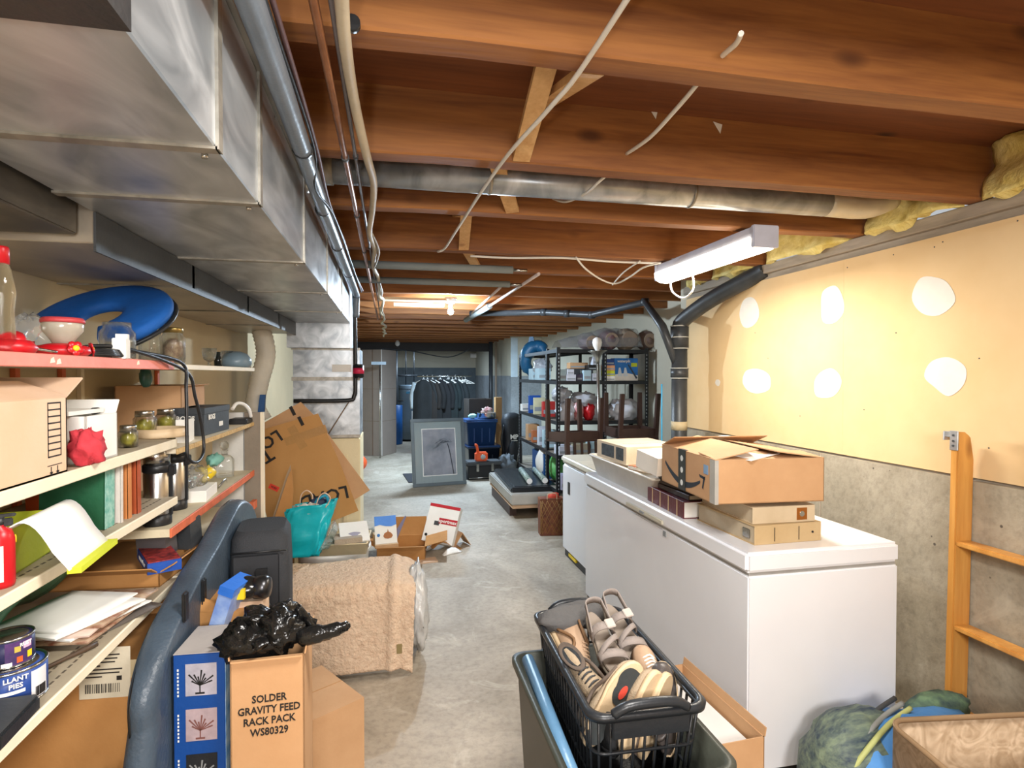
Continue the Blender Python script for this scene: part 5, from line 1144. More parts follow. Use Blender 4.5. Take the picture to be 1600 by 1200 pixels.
for i, s in enumerate(('SOLDER', 'GRAVITY FEED', 'RACK PACK', 'WS80329')):
    text(s, .0285, INK, t, (.004, -.1058, .475-.113-.0305*i), (90, 0, 0), sx=.86)
tag(MB().box((-.10, -.11, 0), (.10, .11, .40)).build('carton', CARDD, loc=(-.331, 1.775, 0)), 'carton hidden beneath the solder rack carton', 'box')
t = thing('plastic_bag', 'crumpled black plastic bag bulging from the solder rack carton', 'bag', (-.335, 1.765, .90))
GB = mat('black_polythene', '#141414', .22, var=.2, bump=.9, bscale=26)
MB().blob((0, 0, .012), (.10, .095, .060), .22, 2.4, 56, seed=6).build('bag_body', GB, t)
MB().blob((-.05, -.05, .0), (.08, .05, .055), .2, 4, 32, seed=9).build('bag_fold', GB, t); MB().blob((.03, -.05, .03), (.06, .05, .05), .2, 4, 32, seed=12).build('bag_fold', GB, t)
MB().tube([(.06, -.06, .0), (.12, -.07, .015), (.17, -.07, .022), (.215, -.06, .028)], [.012, .026, .020, .014], n=10, smooth=5).build('tie_handle', GB, t)
MB().tube([(.215, -.06, .03), (.19, -.04, .008), (.14, -.03, -.005), (.08, -.03, -.01)], [.012, .012, .018, .014], n=8, smooth=5).build('tie_handle', GB, t)
MB().tube([(.06, -.03, .02), (.085, -.035, .06), (.078, -.04, .085), (.10, -.03, .05), (.12, -.03, .01)], .010, n=8, smooth=5).build('tie_handle', GB, t)
t = carton('carton', 'closed brown carton turned cornerwise on the floor beside the towel', 'box', (-.36, 2.42, 0), (.38, .36, .35), 33, CARD, False)
b = MB()
for k in range(3): b.box((-.16, -.08-.022*k, .3502), (.02-.03*k, -.072-.022*k, .3508))
tag(b.build('printed_line', INK, t), kind='stuff')
MB().box((-.19, -.002, .350), (.19, .002, .3506)).build('lid_joint', CARDD, t)

# ---- covered bin with towel
t = thing('laundry_bin', 'white plastic bin hidden beneath the beige towel', 'bin', (-.28, 3.48, 0))
b = MB(); tub(b, .37, .245, .455, .08, .97, .005, .012); b.build('bin_body', mat('greyish_white_bin', '#c9c5bc', .4), t)
TOW = mat('beige_towel', '#cfb196', .95, hex2='#dcc3a8', scale=30, bump=1, bscale=75)
def towel(u, v):
    x = -.40+.80*u; L = .30+.60*v      # v: 0 back edge .. 1 front hem
    r = .06; yb, yf, zt = .22, -.262, .485
    s = v*(.50+.40)
    n = noise.noise(Vector((x*3, s*4, 0)))*.016+noise.noise(Vector((x*40, s*40, 3)))*.006
    fold = .018*math.exp(-((x-.285)/.022)**2)
    top = yb-yf-r
    if s < top: y, z, ny, nz_ = yb-s, zt, 0, 1
    elif s < top+r*math.pi/2: a = (s-top)/r; y, z, ny, nz_ = yf+r-r*math.sin(a), zt-r+r*math.cos(a), -math.sin(a), math.cos(a)
    else: q = s-top-r*math.pi/2; y, z, ny, nz_ = yf-.06*q, zt-r-q, -1, 0
    wv = .012*math.sin(x*17+1)*max(0, v-.4)
    e = .03*max(0, (abs(x)-.33)/.07)**2
    return (x+.03*(1-v), y+ny*(n+fold+wv)-0, z+nz_*(n+fold)-e-.05*max(0, -.25-x)*v)
tw = thing('towel', 'beige terry towel draped over the white bin', 'towel', (-.28, 3.48, 0))
MB().sheet(towel, 90, 90, th=.012).build('towel_cloth', TOW, tw)
MB().box((.315, -.300, .125), (.345, -.292, .175)).build('care_tag', mat('olive_tag', '#8a7a52', .8), tw)
t = thing('plastic_bag', 'white translucent plastic bag hanging at the right of the towel', 'bag', (.155, 3.46, 0))
MB().blob((0, 0, .27), (.07, .22, .24), .12, 3, 36, seed=3, flat=.0).build('bag_body', mat('milky_plastic', '#d6d5d2', .25, trans=.25, bump=.8, bscale=14), t)
# ---- cream box, turquoise bag, dish
t = thing('hamper', 'white round bin holding the cream box behind the towel', 'bin', (at(580, 850, Y=4.2).x-.255, 4.2, 0))
MB().lathe([(0, 0), (.21, 0), (.24, .42), (.255, .43), (.255, .45), (.235, .45), (.225, .42), (.20, .02), (0, .02)], 36).build('bin_body', WHITE, t)
t = thing('storage_tray', 'cream slotted plastic crate lying in the white round bin', 'crate', (-.37, 4.10, .455), -3)
CRM = mat('cream_plastic', '#d8c7a2', .5)
b = MB(); tub(b, .23, .16, .075, .01, .98, .006, .006); b.build('crate_body', CRM, t)
MB().box((-.21, -.14, .05), (.21, .14, .066)).build('inner_panel', mat('whitish_panel', '#cfcabd', .6), t)
for y in (-.10, .0, .1): MB().box((.2355, y-.012, .03), (.2375, y+.012, .045)).build('slot', BLK, t)
t = thing('gift_bag', 'crumpled turquoise gift bag with cord handles on the cream crate', 'bag', (-.52, 3.93, .50), -4)
b = MB()
def tb(u, v):
    a = 2*math.pi*u; q = lambda s: (abs(s)**.45)*(1 if s > 0 else -1)
    w = .125+.02*v; d = .07+.012*math.sin(v*5)
    n = noise.noise(Vector((math.cos(a)*3, math.sin(a)*3+7, v*4)))*.028
    return (q(math.cos(a))*(w+n)-.05*(1-v)+.03*v, q(math.sin(a))*(d+n), .33*v+(.025*math.cos(a) if v > .9 else 0)-.02)
b.sheet(tb, 48, 16, th=.003); b.build('bag_body', TEAL, t)
for s in (-1, 1): MB().tube([(-.06+.12*(s > 0), -.05*s-.0, .30), (-.05+.13*(s > 0), -.05*s, .36), (-.015+.13*(s > 0), -.05*s, .385), (.02+.13*(s > 0), -.05*s, .35), (.01+.11*(s > 0), -.05*s, .29)], .004, n=6, smooth=5).build('cord_handle', mat('pale_cord', '#d8bba2', .6), t)
MB().blob((0, 0, .27), (.10, .05, .035), .3, 4, 26).build('tissue_paper', mat('tissue', '#dcd6c8', .8), t)
t = thing('goggles', 'turquoise and navy swim goggles sticking out of the gift bag', 'goggles', (-.46, 3.96, .80), 10)
for s in (-1, 1): MB().tube([(-.05*s+.02, 0, -.03), (-.03*s+.03, .0, .03), (.01*s+.05, 0, .055)], .010, n=8, smooth=4).build('blue_strap', mat('cyan_strap', '#2297b8', .4), t)
MB().blob((.0, .02, .0), (.06, .03, .035), .15, 4, 22).build('navy_mask', mat('navy_cloth', '#25344e', .6), t)
t = thing('glass_dish', 'large clear glass casserole dish tilted beside the gift bag', 'dish', (-.36, 3.93, .575), 0, ry=-62)
b = MB(); tub(b, .085, .11, .05, .05, .78, .005, .01); b.build('dish_body', GLASS, t)
tag(MB().box((-.09, -.07, 0), (.09, .07, .035)).build('envelope_bundle', mat('brownish_bag', '#a2937f', .6, bump=.5), loc=(-.28, 4.0, .531), rot=(0, 0, 12)), 'plastic wrapped bundle under the white leaflet', 'bundle')
t = thing('leaflet', 'white leaflet with grey drawing on the wrapped bundle', 'leaflet', (-.235, 4.03, .572), 10, rx=28)
MB().box((-.095, -.09, 0), (.095, .10, .012)).build('leaflet_sheet', PAPER, t)
MB().prism([(.035*math.cos(a)*(1+.3*math.sin(3*a)), .02*math.sin(a)-.02) for a in [k*math.pi/8 for k in range(16)]], .012, .0125).build('printed_drawing', mat('grey_print', '#9a97a8', .6), t)
# ---- leaning cardboard sheets
def board(label, pts, y, m=CARDD, th=.006):
    P = [at(px, py, Y=y) for px, py in pts]; cx = sum(p.x for p in P)/len(P); z0 = min(p.z for p in P)
    t = thing('cardboard_sheet', label, 'cardboard', (cx, y, z0), 0)
    MB().prism([(p.x-cx, p.z-z0) for p in P], -th/2, th/2, M=XZ).build('board', m, t); return t, cx, z0
t, cx, z0 = board('rear cardboard sheet with its corner sticking out right, leaning on the furnace', [(392, 672), (470, 628), (492, 650), (578, 766), (552, 782), (540, 800), (455, 830), (450, 922), (436, 922), (430, 790)], 4.46, CARD)
p = at(457, 642, Y=4.455); MB().box((-.012, 0, -.035), (.012, .001, .035)).build('black_tape_mark', INK, t, loc=(p.x-cx, -.0045, p.z-z0), rot=(0, -25, 0))
CB = mat('tan_board', '#b3834b', .8, hex2='#bd8d55', scale=2.5, bump=.05)
t, cx, z0 = board('big front cardboard sheet with upside down handwriting leaning before the furnace', [(386, 678), (497, 646), (530, 720), (560, 798), (500, 822), (458, 850), (454, 924), (438, 924), (430, 855), (415, 800), (388, 745)], 4.40, CB)
def onb(px, py): p = at(px, py, Y=4.396); return (p.x-cx, -.0042, p.z-z0)
MB().box((-.012, 0, -.035), (.012, .0008, .035)).build('black_tape_mark', INK, t, loc=onb(470, 658), rot=(0, -25, 0))
MB().box((-.03, 0, -.13), (.03, .0008, .05)).build('packing_tape', mat('tan_tape2', '#a97d44', .35), t, loc=onb(460, 676), rot=(0, -30, 0)); MB().box((-.15, -.0006, -.03), (.15, .0002, .03)).build('packing_tape', mat('tan_tape2', '#a97d44', .35), t, loc=onb(478, 680), rot=(0, -18, 0))
text('TOP', .13, INK, t, onb(400, 722), (90, 148, 0), 'handwriting'); text('LOAD', .12, INK, t, onb(406, 697), (90, 148, 0), 'handwriting')
text('LOAD', .13, INK, t, onb(506, 776), (90, 168, 0), 'handwriting')
b = MB().box((-.035, 0, -.018), (.035, .001, .018)).build('red_sticker', mat('red_sticker', '#e0402c', .5), t, loc=onb(428, 762), rot=(0, 28, 0)); text('VOID', .018, INK, t, [a+c for a, c in zip(onb(428, 762), (0, -.0012, 0))], (90, 28, 0))
t = thing('cardboard_sheet', 'narrow folded cardboard flap standing left of the gift bag', 'cardboard', (-.66, 3.9, .1), 0)
P = [at(px, py, Y=3.9) for px, py in ((452, 728), (455, 760), (448, 860), (444, 992), (424, 992), (424, 810), (446, 742))]
MB().prism([(p.x+.66, p.z-.1) for p in P]+[(P[4].x+.66, -.1)][:0], -.05, -.045, M=XZ).build('board', mat('greyish_card', '#9c856a', .8), t)
MB().prism([(p.x+.66+.012, p.z-.1-.02) for p in P], -.01, -.005, M=XZ).build('board', CARDD, t)
tag(MB().box((-.15, -.12, 0), (.15, .12, .62)).build('carton', CARDD, loc=(-.78, 3.95, 0)), 'tall brown carton behind the shelf end post', 'box')
# blue ladder sliver behind boards
tag(MB().prism([(-.02, 0), (.05, 0), (.085, .55), (.05, .55)], -.02, .02, M=XZ).build('blue_brace', mat('dark_blue_metal', '#1f4f86', .45), loc=(-.98, 4.55, .95)), 'dark blue metal brace standing by the flexible duct', 'brace')
tag(MB().tube([at(545, 628, Y=4.835), at(512, 680, Y=4.835)], .005).build('cord', mat('brown_cord', '#7d6a58')), 'brown cord hanging diagonally across the plenum', 'cord')

# ---- cartons torn open on the floor
f = lambda px, py: at(px, py, Z=0)
p = f(634, 880)
t = carton('carton', 'low open brown carton with splayed flaps on the floor in the aisle', 'box', (p.x-.02, p.y+.24, 0), (.42, .38, .13), -6, CARDD, True, flaps=((-1, 150, .18), (1, 165, .20)), flapsy=((-1, 165, .12), (1, 105, .17)))
t = thing('product_box', 'small white and blue box with brown onion shaped picture', 'box', (at(606, 845, Z=.14).x-.02, p.y+.12, .135), 8)
MB().box((-.10, -.09, 0), (.10, .09, .03)).build('box_base', mat('kraft_side', '#b79a78', .7), t)
t2 = MB().box((-.095, -.006, 0), (.095, .006, .24)).build('box_face', PAPER, t, loc=(0, -.06, .03), rot=(-24, 0, 0))
MB().prism([(-.095, .155), (-.05, .165), (.0, .15), (.05, .145), (.095, .16), (.095, .24), (-.095, .24)], .0062, .0072, M=XZ).build('blue_band', mat('sky_blue_print', '#4b86d8', .5), t2)
MB().prism([(.015, .04), (.045, .045), (.06, .065), (.045, .09), (.025, .10), (.018, .125), (.012, .10), (-.012, .09), (-.025, .065), (-.012, .045)], .0062, .0072, M=XZ).build('brown_picture', mat('brown_print', '#a0622f', .5), t2)
MB().prism([(-.065+.014*math.cos(a), .075+.014*math.sin(a)) for a in [k*math.pi/5 for k in range(10)]], .0062, .0072, M=XZ).build('blue_dot', BLUE, t2)
MB().prism([(.095, .03), (.19, .22), (.18, .23), (.10, .12)], -.004, .004, M=XZ).build('side_flap', mat('lavender_grey', '#6f6c86', .6), t2)
MB().box((-.1, .0, .03), (.1, .09, .10)).build('box_back', mat('kraft_side', '#b79a78', .7), t)
q = f(690, 868)
t = thing('product_box', 'white box with red band and printed words tipped in the aisle', 'box', (q.x-.02, q.y+.20, .05), -22, rx=-26, ry=8)
MB().box((-.15, -.05, 0), (.15, .05, .36)).build('box_body', PAPER, t, bevel=.002)
REDP = mat('red_print', '#b3202c', .5)
MB().box((-.15, -.0506, .33), (.15, -.0500, .36)).build('red_strip', REDP, t); MB().box((-.03, -.0508, .18), (.15, -.0500, .235)).build('red_band', REDP, t)
text('sportmax', .045, PAPER, t, (.058, -.0512, .207), (90, 0, 0)); MB().box((-.07, -.0508, .16), (-.02, -.05, .20)).build('grey_picture', DGREY, t)
MB().cyl((-.12, -.0512, .06), (-.12, -.05, .06), .014, n=12).build('black_dot', BLK, t)
t = thing('torn_carton', 'torn brown cardboard flaps under the white and red box', 'cardboard', (q.x+.02, q.y+.08, 0), 20)
MB().sheet(lambda u, v: (.30*u-.1, .25*v, .05+.05*math.sin(u*5)+.03*v), 6, 4, th=.004).build('flap', CARDD, t)
MB().sheet(lambda u, v: (.14+.18*u, .05+.16*v, .13*math.sin(math.pi*u)+.01), 2, 2, th=.004).build('flap', CARD, t)
MB().sheet(lambda u, v: (-.26+.22*u, -.02+.05*v+.1*u, .01+.09*u*(1-v)), 4, 3, th=.003).build('white_flap', PAPER, t)
MB().sheet(lambda u, v: (-.04+.2*u, -.10+.04*v+.02*u, .005+.05*u*(1-u)*4*v), 4, 3, th=.003).build('white_flap', PAPER, t)
tag(MB().box((-.30, -.06, 0), (.30, .06, .012)).build('cardboard_strip', CARDL, loc=(f(620, 880).x+.05, f(620, 880).y-.03, 0), rot=(0, 0, 8)), 'pale folded cardboard edge at the front of the torn carton', 'cardboard')
tag(MB().blob((0, 0, .05), (.06, .05, .06), .15, 4, 20, flat=0).build('jar_cluster', mat('grey_glass', '#6e716c', .3, hex2='#a5a49a', scale=30), loc=(f(583, 880).x, f(583, 880).y+.25, .14)), 'small grey glass jar at the left corner of the torn carton', 'jar')
# ================================================================ FAR END
f = lambda px, py: at(px, py, Z=0)
# ---- framed picture leaning
a, b_ = f(645, 762), f(729, 756); ang = math.degrees(math.atan2(b_.y-a.y, b_.x-a.x)); W = (b_-a).length
t = thing('framed_picture', 'large grey framed picture leaning upright in the middle of the floor', 'picture', (a+b_)/2, ang, rx=-10)
H = 1.0; FR = mat('grey_frame', '#5f6a70', .35, .2); MATB = mat('pale_mat_board', '#8f9b9c', .7, var=.03)
for nm, lo, hi in (('frame_rail', (-W/2, -.015, 0), (W/2, .015, .05)), ('frame_rail', (-W/2, -.015, H-.05), (W/2, .015, H)), ('frame_rail', (-W/2, -.015, .05), (-W/2+.05, .015, H-.05)), ('frame_rail', (W/2-.05, -.015, .05), (W/2, .015, H-.05))):
    MB().box(lo, hi).build(nm, FR, t, bevel=.006)
MB().box((-W/2+.04, .0, .04), (W/2-.04, .012, H-.04)).build('mat_board', MATB, t)
x0, x1, z0, z1 = -W/2+.17, W/2-.15, .16, H-.16
MB().box((x0-.012, -.002, z0-.012), (x1+.012, -.0005, z1+.012)).build('white_border', PAPER, t)
pr = MB().box((x0, -.004, z0), (x1, -.0025, z1)).build('print', mat('grey_wash_print', '#66707a', .5, hex2='#a9a8b0', scale=2.4), t)
b = MB(); rr = random.Random(8)
for k in range(12):
    a0 = rr.uniform(R(40), R(150)); L = rr.uniform(.15, .3); c = Vector((x1-.10+rr.uniform(-.05, .05), -.0045, z1-.2)); e = c+Vector((math.cos(a0+R(60))*L, 0, -abs(math.sin(a0))*L*.7+.1))
    b.tube([c, (c+e)/2+Vector((0, 0, .04)), e], .0022, n=4)
b.tube([(x1-.12, -.0045, z1-.22), (x1-.09, -.0045, (z0+z1)/2), (x1-.04, -.0045, z0)], .008, n=5, smooth=4)
tag(b.build('brush_strokes', mat('dark_wash', '#3a3f49', .6), pr), kind='stuff')
MB().box((-W/2+.045, -.012, .045), (W/2-.045, -.010, H-.045)).build('glazing', mat('picture_glass', '#ffffff', .03, trans=1, alpha=.35, bump=0, var=.001), t)
tag(MB().box((-.5, -.4, 0), (.5, .4, .012)).build('painted_shadow', mat('shadow_tone', '#2c2c31', .85), loc=(.75, 9.3, 0), rot=(0, 0, 5)), 'dark painted shadow on the floor behind the framed picture', 'shadow')  # thin dark slab standing in for the shadow behind the picture
tag(MB().box((-.25, -.12, 0), (.25, .12, .8)).build('dark_suitcase', BLKM, loc=(.80, 8.93, 0), rot=(0, 0, ang)), 'dark suitcase propping up the framed picture', 'suitcase')

# ---- tall wardrobe cartons at left
TANC = mat('tan_wardrobe_card', '#937968', .8, var=.05); TANC2 = mat('grey_tan_card', '#85786e', .8, var=.05)
c0 = f(597, 713); c0.y += .0; cc = c0+Vector((.144-.262, .262+.144, 0))
for i, (dx, dy, h, m, lab) in enumerate(((0, 0, 2.15, TANC2, 'tall wardrobe carton with pale corner edge, right one of the pair'), (-.62, .02, 2.12, TANC, 'tall brown wardrobe carton, left one of the pair by the furnace'))):
    t = thing('wardrobe_carton', lab, 'box', (cc.x+dx+.15*(i == 1), cc.y+dy+.30*(i == 1), 0), -29)
    MB().box((-.30+.3*(i == 1), -.30, 0), (.30, .30, h)).build('box_body', m, t, bevel=.004)
    for z in (.7, 1.35): MB().box((-.3012+.3*(i == 1), -.3012, z), (.3012, .3012, z+.008)).build('fold_line', mat('dark_fold', '#6e5a4c', .8), t)
    MB().box((.08, -.3015, .01), (.1, -.3, h)).build('seam', mat('dark_fold', '#6e5a4c'), t)
    if i == 0: MB().box((.285, -.302, .01), (.302, -.29, h)).build('corner_edge', mat('pale_edge', '#c9c3bd', .6), t)
t = thing('tension_pole', 'pale vertical pole with cross bar before the wardrobe cartons', 'pole', f(594, 716))
MB().cyl((0, 0, 0), (0, 0, 1.86), .014).build('pole', STEEL, t); MB().box((-.16, -.02, 1.84), (.12, .02, 1.90)).build('cross_bar', mat('pale_blue_metal', '#9fb0bd', .4), t)
tag(MB().blob((0, 0, .13), (.13, .13, .13), .02, 2, 24, flat=0).build('orange_ball', ORANGE, loc=(f(570, 735).x-.09, f(570, 735).y, 0)), 'orange rubber ball half hidden by the furnace', 'ball')

# ---- alcove
t = thing('water_heater', 'grey blue cylindrical water heater in the alcove', 'water heater', (at(640, 690, Y=14.4).x, 14.6, 0))
WH = mat('grey_blue_enamel', '#6d7d88', .4, var=.05)
MB().lathe([(0, .05), (.26, .05), (.26, 1.36), (.25, 1.39), (0, 1.39)], 32).build('tank', WH, t, bevel=.0); MB().lathe([(.262, 1.28), (.264, 1.28), (.264, 1.30), (.262, 1.30)], 32).build('seam_ring', DGREY, t)
MB().lathe([(0, 0), (.22, 0), (.22, .05), (0, .05)], 24).build('base', BLK, t); MB().box((.05, -.27, .55), (.2, -.24, .75)).build('spec_label', PAPER, t)
MB().box((-.08, -.285, 1.18), (.3, -.262, 1.23)).build('blue_strap', mat('teal_blue', '#1f6f8f', .5), t)
for dx in (-.08, .12): MB().cyl((dx, 0, 1.39), (dx, 0, 2.38), .014).build('pipe', ABS, t)
MB().cyl((-.32, -.2, 0), (-.32, -.2, 2.38), .04).build('vertical_pipe', ABS, t); MB().tube([(-.32, -.2, 1.62), (.2, -.1, 1.62)], .022).build('cross_pipe', ABS, t)
MB().tube([(-.32, -.2, 1.0), (-.05, -.2, 1.02)], .022).build('cross_pipe', ABS, t)
tag(MB().lathe([(0, 0), (.16, 0), (.17, .02), (.17, .92), (0, .93)], 24).build('blue_drum', mat('strong_blue', '#12508f', .4), loc=(at(619, 700, Y=13.9).x-.02, 13.9, 0)), 'tall blue drum left of the water heater', 'drum')
for i, (px, r, lab, m) in enumerate(((767, .045, 'black vertical drain pipe beside the alcove wall', ABS), (775, .022, 'slim pale vertical pipe beside the black one', mat('tan_pipe', '#7c6a58', .5)))):
    p = at(px, 700, Y=12.4-.25*i); o = MB().cyl((0, 0, 0), (0, 0, 2.36), r, n=16).build('vertical_pipe', m, loc=(p.x, p.y, 0)); tag(o, lab, 'pipe')
tag(MB().box((-.09, -.05, 0), (.09, .05, .12)).build('junction_box', WHITE, loc=(at(740, 552, Y=16.2).x, 16.22, 2.12)), 'small white box high in the alcove corner', 'box')
# garment rack with coats and hangers
gy_ = 11.6; xa = at(652, 600, Y=gy_).x; xb = at(737, 600, Y=gy_).x; zr = at(700, 588, Y=gy_).z
t = thing('garment_rack', 'metal garment rack holding dark coats and spare hangers', 'rack', ((xa+xb)/2, gy_, 0)); hw = (xb-xa)/2
MB().cyl((-hw, 0, zr), (hw, 0, zr), .012).build('rail', STEEL, t)
for x in (-hw*.25, hw*.62): MB().cyl((x, 0, 0), (x, 0, zr), .014).build('post', STEEL, t)
for x in (-hw*.25, hw*.62): MB().box((x-.02, -.25, 0), (x+.02, .25, .03)).build('foot', BLK, t)
COATS = [('grey coat with pale sleeve at the left end of the rack', '#15181a', 662), ('dark brown patterned coat on the rack', '#1a1512', 668), ('black coat nearest the left post', '#0b0c0e', 676), ('black coat right of the left post', '#0e0f12', 688), ('dark green black long coat on the rack', '#0f1a1c', 700), ('charcoal coat at the right of the coats', '#13191c', 712)]
def hanger(t, x0=0, m=None):
    b = MB(); b.tube([(x0, -.19, -.10), (x0, 0, -.02), (x0, .19, -.10)], .008, n=6); b.tube([(x0, -.19, -.10), (x0, .19, -.10)], .007, n=6); b.tube([(x0, 0, -.02), (x0, .0, .02), (x0, .02, .04), (x0, .0, .055)], .004, n=5, smooth=3)
    return b.build('hanger', m or WHITE, t)
for i, (lab, c, px) in enumerate(COATS):
    x = at(px, 600, Y=gy_).x
    t = thing('coat', lab, 'coat', (x, gy_, zr-.03), 62-7*(i % 3), 'coats on the garment rack'); m = mat('coat_%d' % i, c, .85, var=.3, bump=.4)
    L = [.95, .85, 1.05, 1.1, 1.05, .95][i]
    rg = []
    for k in range(9):
        v = k/8; wv = .05 if k == 0 else (.20 if k == 1 else .22+.03*v); dd = .03 if k < 1 else .05+.03*v
        rg.append([(dd*math.cos(a_)*(1+.25*math.sin(5*a_+i)), wv*math.sin(a_), -.03-L*v*(1 if k != 1 else .9)) for a_ in [q*math.pi/10 for q in range(20)]])
    MB().loft(rg).build('coat_body', m, t)
    for s in (-1, 1): MB().tube([(0, s*.19, -.10), (.03, s*.26, -.35), (.02, s*.25, -.62)], [.05, .055, .045], n=10, smooth=4).build('sleeve', mat('pale_grey_sleeve', '#9aa4a8', .85) if i == 0 and s == 1 else m, t)
    hanger(t)
for i in range(6):
    x = at(702+i*5, 590, Y=gy_-.0).x; t = tag(hanger(None), ['leftmost', 'second from left', 'third from left', 'fourth from left', 'second from right', 'rightmost'][i]+' of the empty white plastic hangers on the rack', 'hanger', 'empty hangers'); t.name = 'clothes_hanger'; t.location = (x, gy_, zr-.045); t.rotation_euler.z = R(60+i*6)
# totes
def tote(name, label, loc, w, d, h, m, rz=0, lid=None):
    t = thing(name, label, 'tote', loc, rz); b = MB(); tub(b, w/2, d/2, h, .04, .88, .006, .02); b.build('tote_body', m, t)
    for s in (-.25, 0.0, .25): MB().box((s*w-.008, -d/2*.97, .05), (s*w+.008, -d/2*.90, h-.04)).build('rib', m, t)
    if lid: b = MB(); b.loft([rrect(w/2+.012, d/2+.012, .04, h), rrect(w/2+.012, d/2+.012, .04, h+.03)]); b.build('lid', lid, t, bevel=.006)
    return t
NB = mat('navy_tote', '#22406c', .35, var=.08); p = f(757, 742)
tote('storage_tote', 'lower dark navy tote of the stack by the alcove', (p.x, p.y+.3, 0), .54, .45, .44, mat('dark_navy_tote', '#1b2433', .4), 4, NB)
tote('storage_tote', 'upper blue tote of the stack by the alcove', (p.x-.04, p.y+.3, .475), .52, .42, .40, NB, 4, NB)
t = thing('cooking_pot', 'shallow stainless pot with crumpled things on the blue tote', 'pot', (p.x+.08, p.y+.28, .91)); MB().lathe([(0, 0), (.15, 0), (.16, .01), (.16, .09), (.165, .095), (.15, .095), (.15, .015), (0, .012)], 28).build('pot_body', STEEL, t)
tag(MB().blob((0, 0, .06), (.10, .10, .08), .2, 4, 22).build('red_cloth', mat('red_grey_cloth', '#7a3a3c', .8, hex2='#8a857c', scale=12), loc=(p.x+.09, p.y+.28, .955)), 'red and grey rags in the stainless pot', 'rag')
tag(MB().blob((0, 0, .04), (.07, .06, .04), .15, 4, 18).build('mint_cloth', mat('mint', '#8cc0bd', .7), loc=(p.x-.17, p.y+.2, .915)), 'pale mint rag at the left of the blue tote', 'rag')
t = carton('crate', 'dark open crate behind the blue tote', 'crate', (p.x+.02, p.y+.85, .0), (.42, .35, 1.22), 8, mat('dark_brown_box', '#2d2723', .8), True, flaps=(), flapsy=())
tag(MB().box((-.06, -.04, 0), (.06, .04, 1.25)).build('tan_post', mat('tan_wood', '#96744c', .7), loc=(p.x+.34, p.y+.6, 0), rot=(0, 0, 10)), 'tan cardboard tube standing right of the blue tote', 'tube')
# toolbox with orange lantern
p = f(757, 750)
t = thing('tool_box', 'black toolbox with steel catches on the floor', 'toolbox', (p.x, p.y+.2, 0), 6)
MB().box((-.27, -.15, 0), (.27, .15, .22)).build('box_body', BLK, t, bevel=.012); MB().box((-.28, -.16, .22), (.28, .16, .28)).build('lid', DGREY, t, bevel=.012)
for x in (-.12, .12): MB().box((x-.02, -.17, .13), (x+.02, -.15, .25)).build('catch', STEEL, t)
MB().tube([(-.26, -.158, .03), (.26, -.158, .03)], .008).build('edge_trim', STEEL, t)
t = thing('lantern', 'orange plastic lantern tool on the black toolbox', 'lantern', (p.x-.03, p.y+.15, .281)); MB().box((-.10, -.06, 0), (.10, .06, .14)).build('lantern_body', ORANGE, t, bevel=.02); MB().tube([(-.05, 0, .13), (-.07, 0, .24), (-.10, 0, .25)], .022, smooth=3).build('handle', ORANGE, t); MB().cyl((.02, -.061, .07), (.02, -.075, .07), .04, n=16).build('lens', CHROME, t)
tag(MB().blob((0, 0, .15), (.16, .20, .18), .2, 3, 26, flat=0).build('grey_jacket', mat('grey_jacket', '#565c61', .8, bump=.4), loc=(p.x+.42, p.y+.35, 0)), 'grey jacket heaped right of the toolbox', 'jacket')
# golf bag
p = f(803, 738)
t = thing('golf_bag', 'black golf bag with white letters leaning on the pillar', 'bag', (p.x, p.y+.1, 0), 5, rx=-6)
GBM = mat('golf_black', '#13161b', .6, bump=.3)
b = MB(); b.loft([rrect(w, d, min(w, d)*.8, z, 4) for w, d, z in ((.14, .12, 0), (.165, .13, .08), (.17, .13, .45), (.15, .12, .52), (.16, .13, .62), (.165, .13, .88), (.13, .11, .97), (.06, .05, 1.0))]); b.build('bag_body', GBM, t)
MB().blob((0, -.13, .30), (.12, .05, .22), .05, 2, 20).build('front_pocket', GBM, t); MB().tube([(-.15, -.05, .3), (-.2, -.08, .55), (-.14, -.05, .8)], .018, smooth=4).build('shoulder_strap', BLK, t)
text('MP', .11, PAPER, t, (0, -.152, .58), (90, 0, 0)); MB().box((-.05, -.1365, .515), (.06, -.134, .525)).build('white_line', PAPER, t)
for k in range(4): MB().tube([(.02+.02*k, -.185, .12+.05*k), (.06+.01*k, -.18, .38)], .005, n=5).build('silver_line', STEEL, t)
MB().blob((-.12, -.1, .12), (.05, .05, .08), .1, 3, 14).build('blue_tag', BLUE, t)
tag(MB().blob((0, 0, .35), (.14, .12, .38), .08, 2, 22, flat=0).build('black_bag', BLKM, loc=(p.x+.42, p.y-.3, 0)), 'dark soft bag standing right of the golf bag', 'bag')

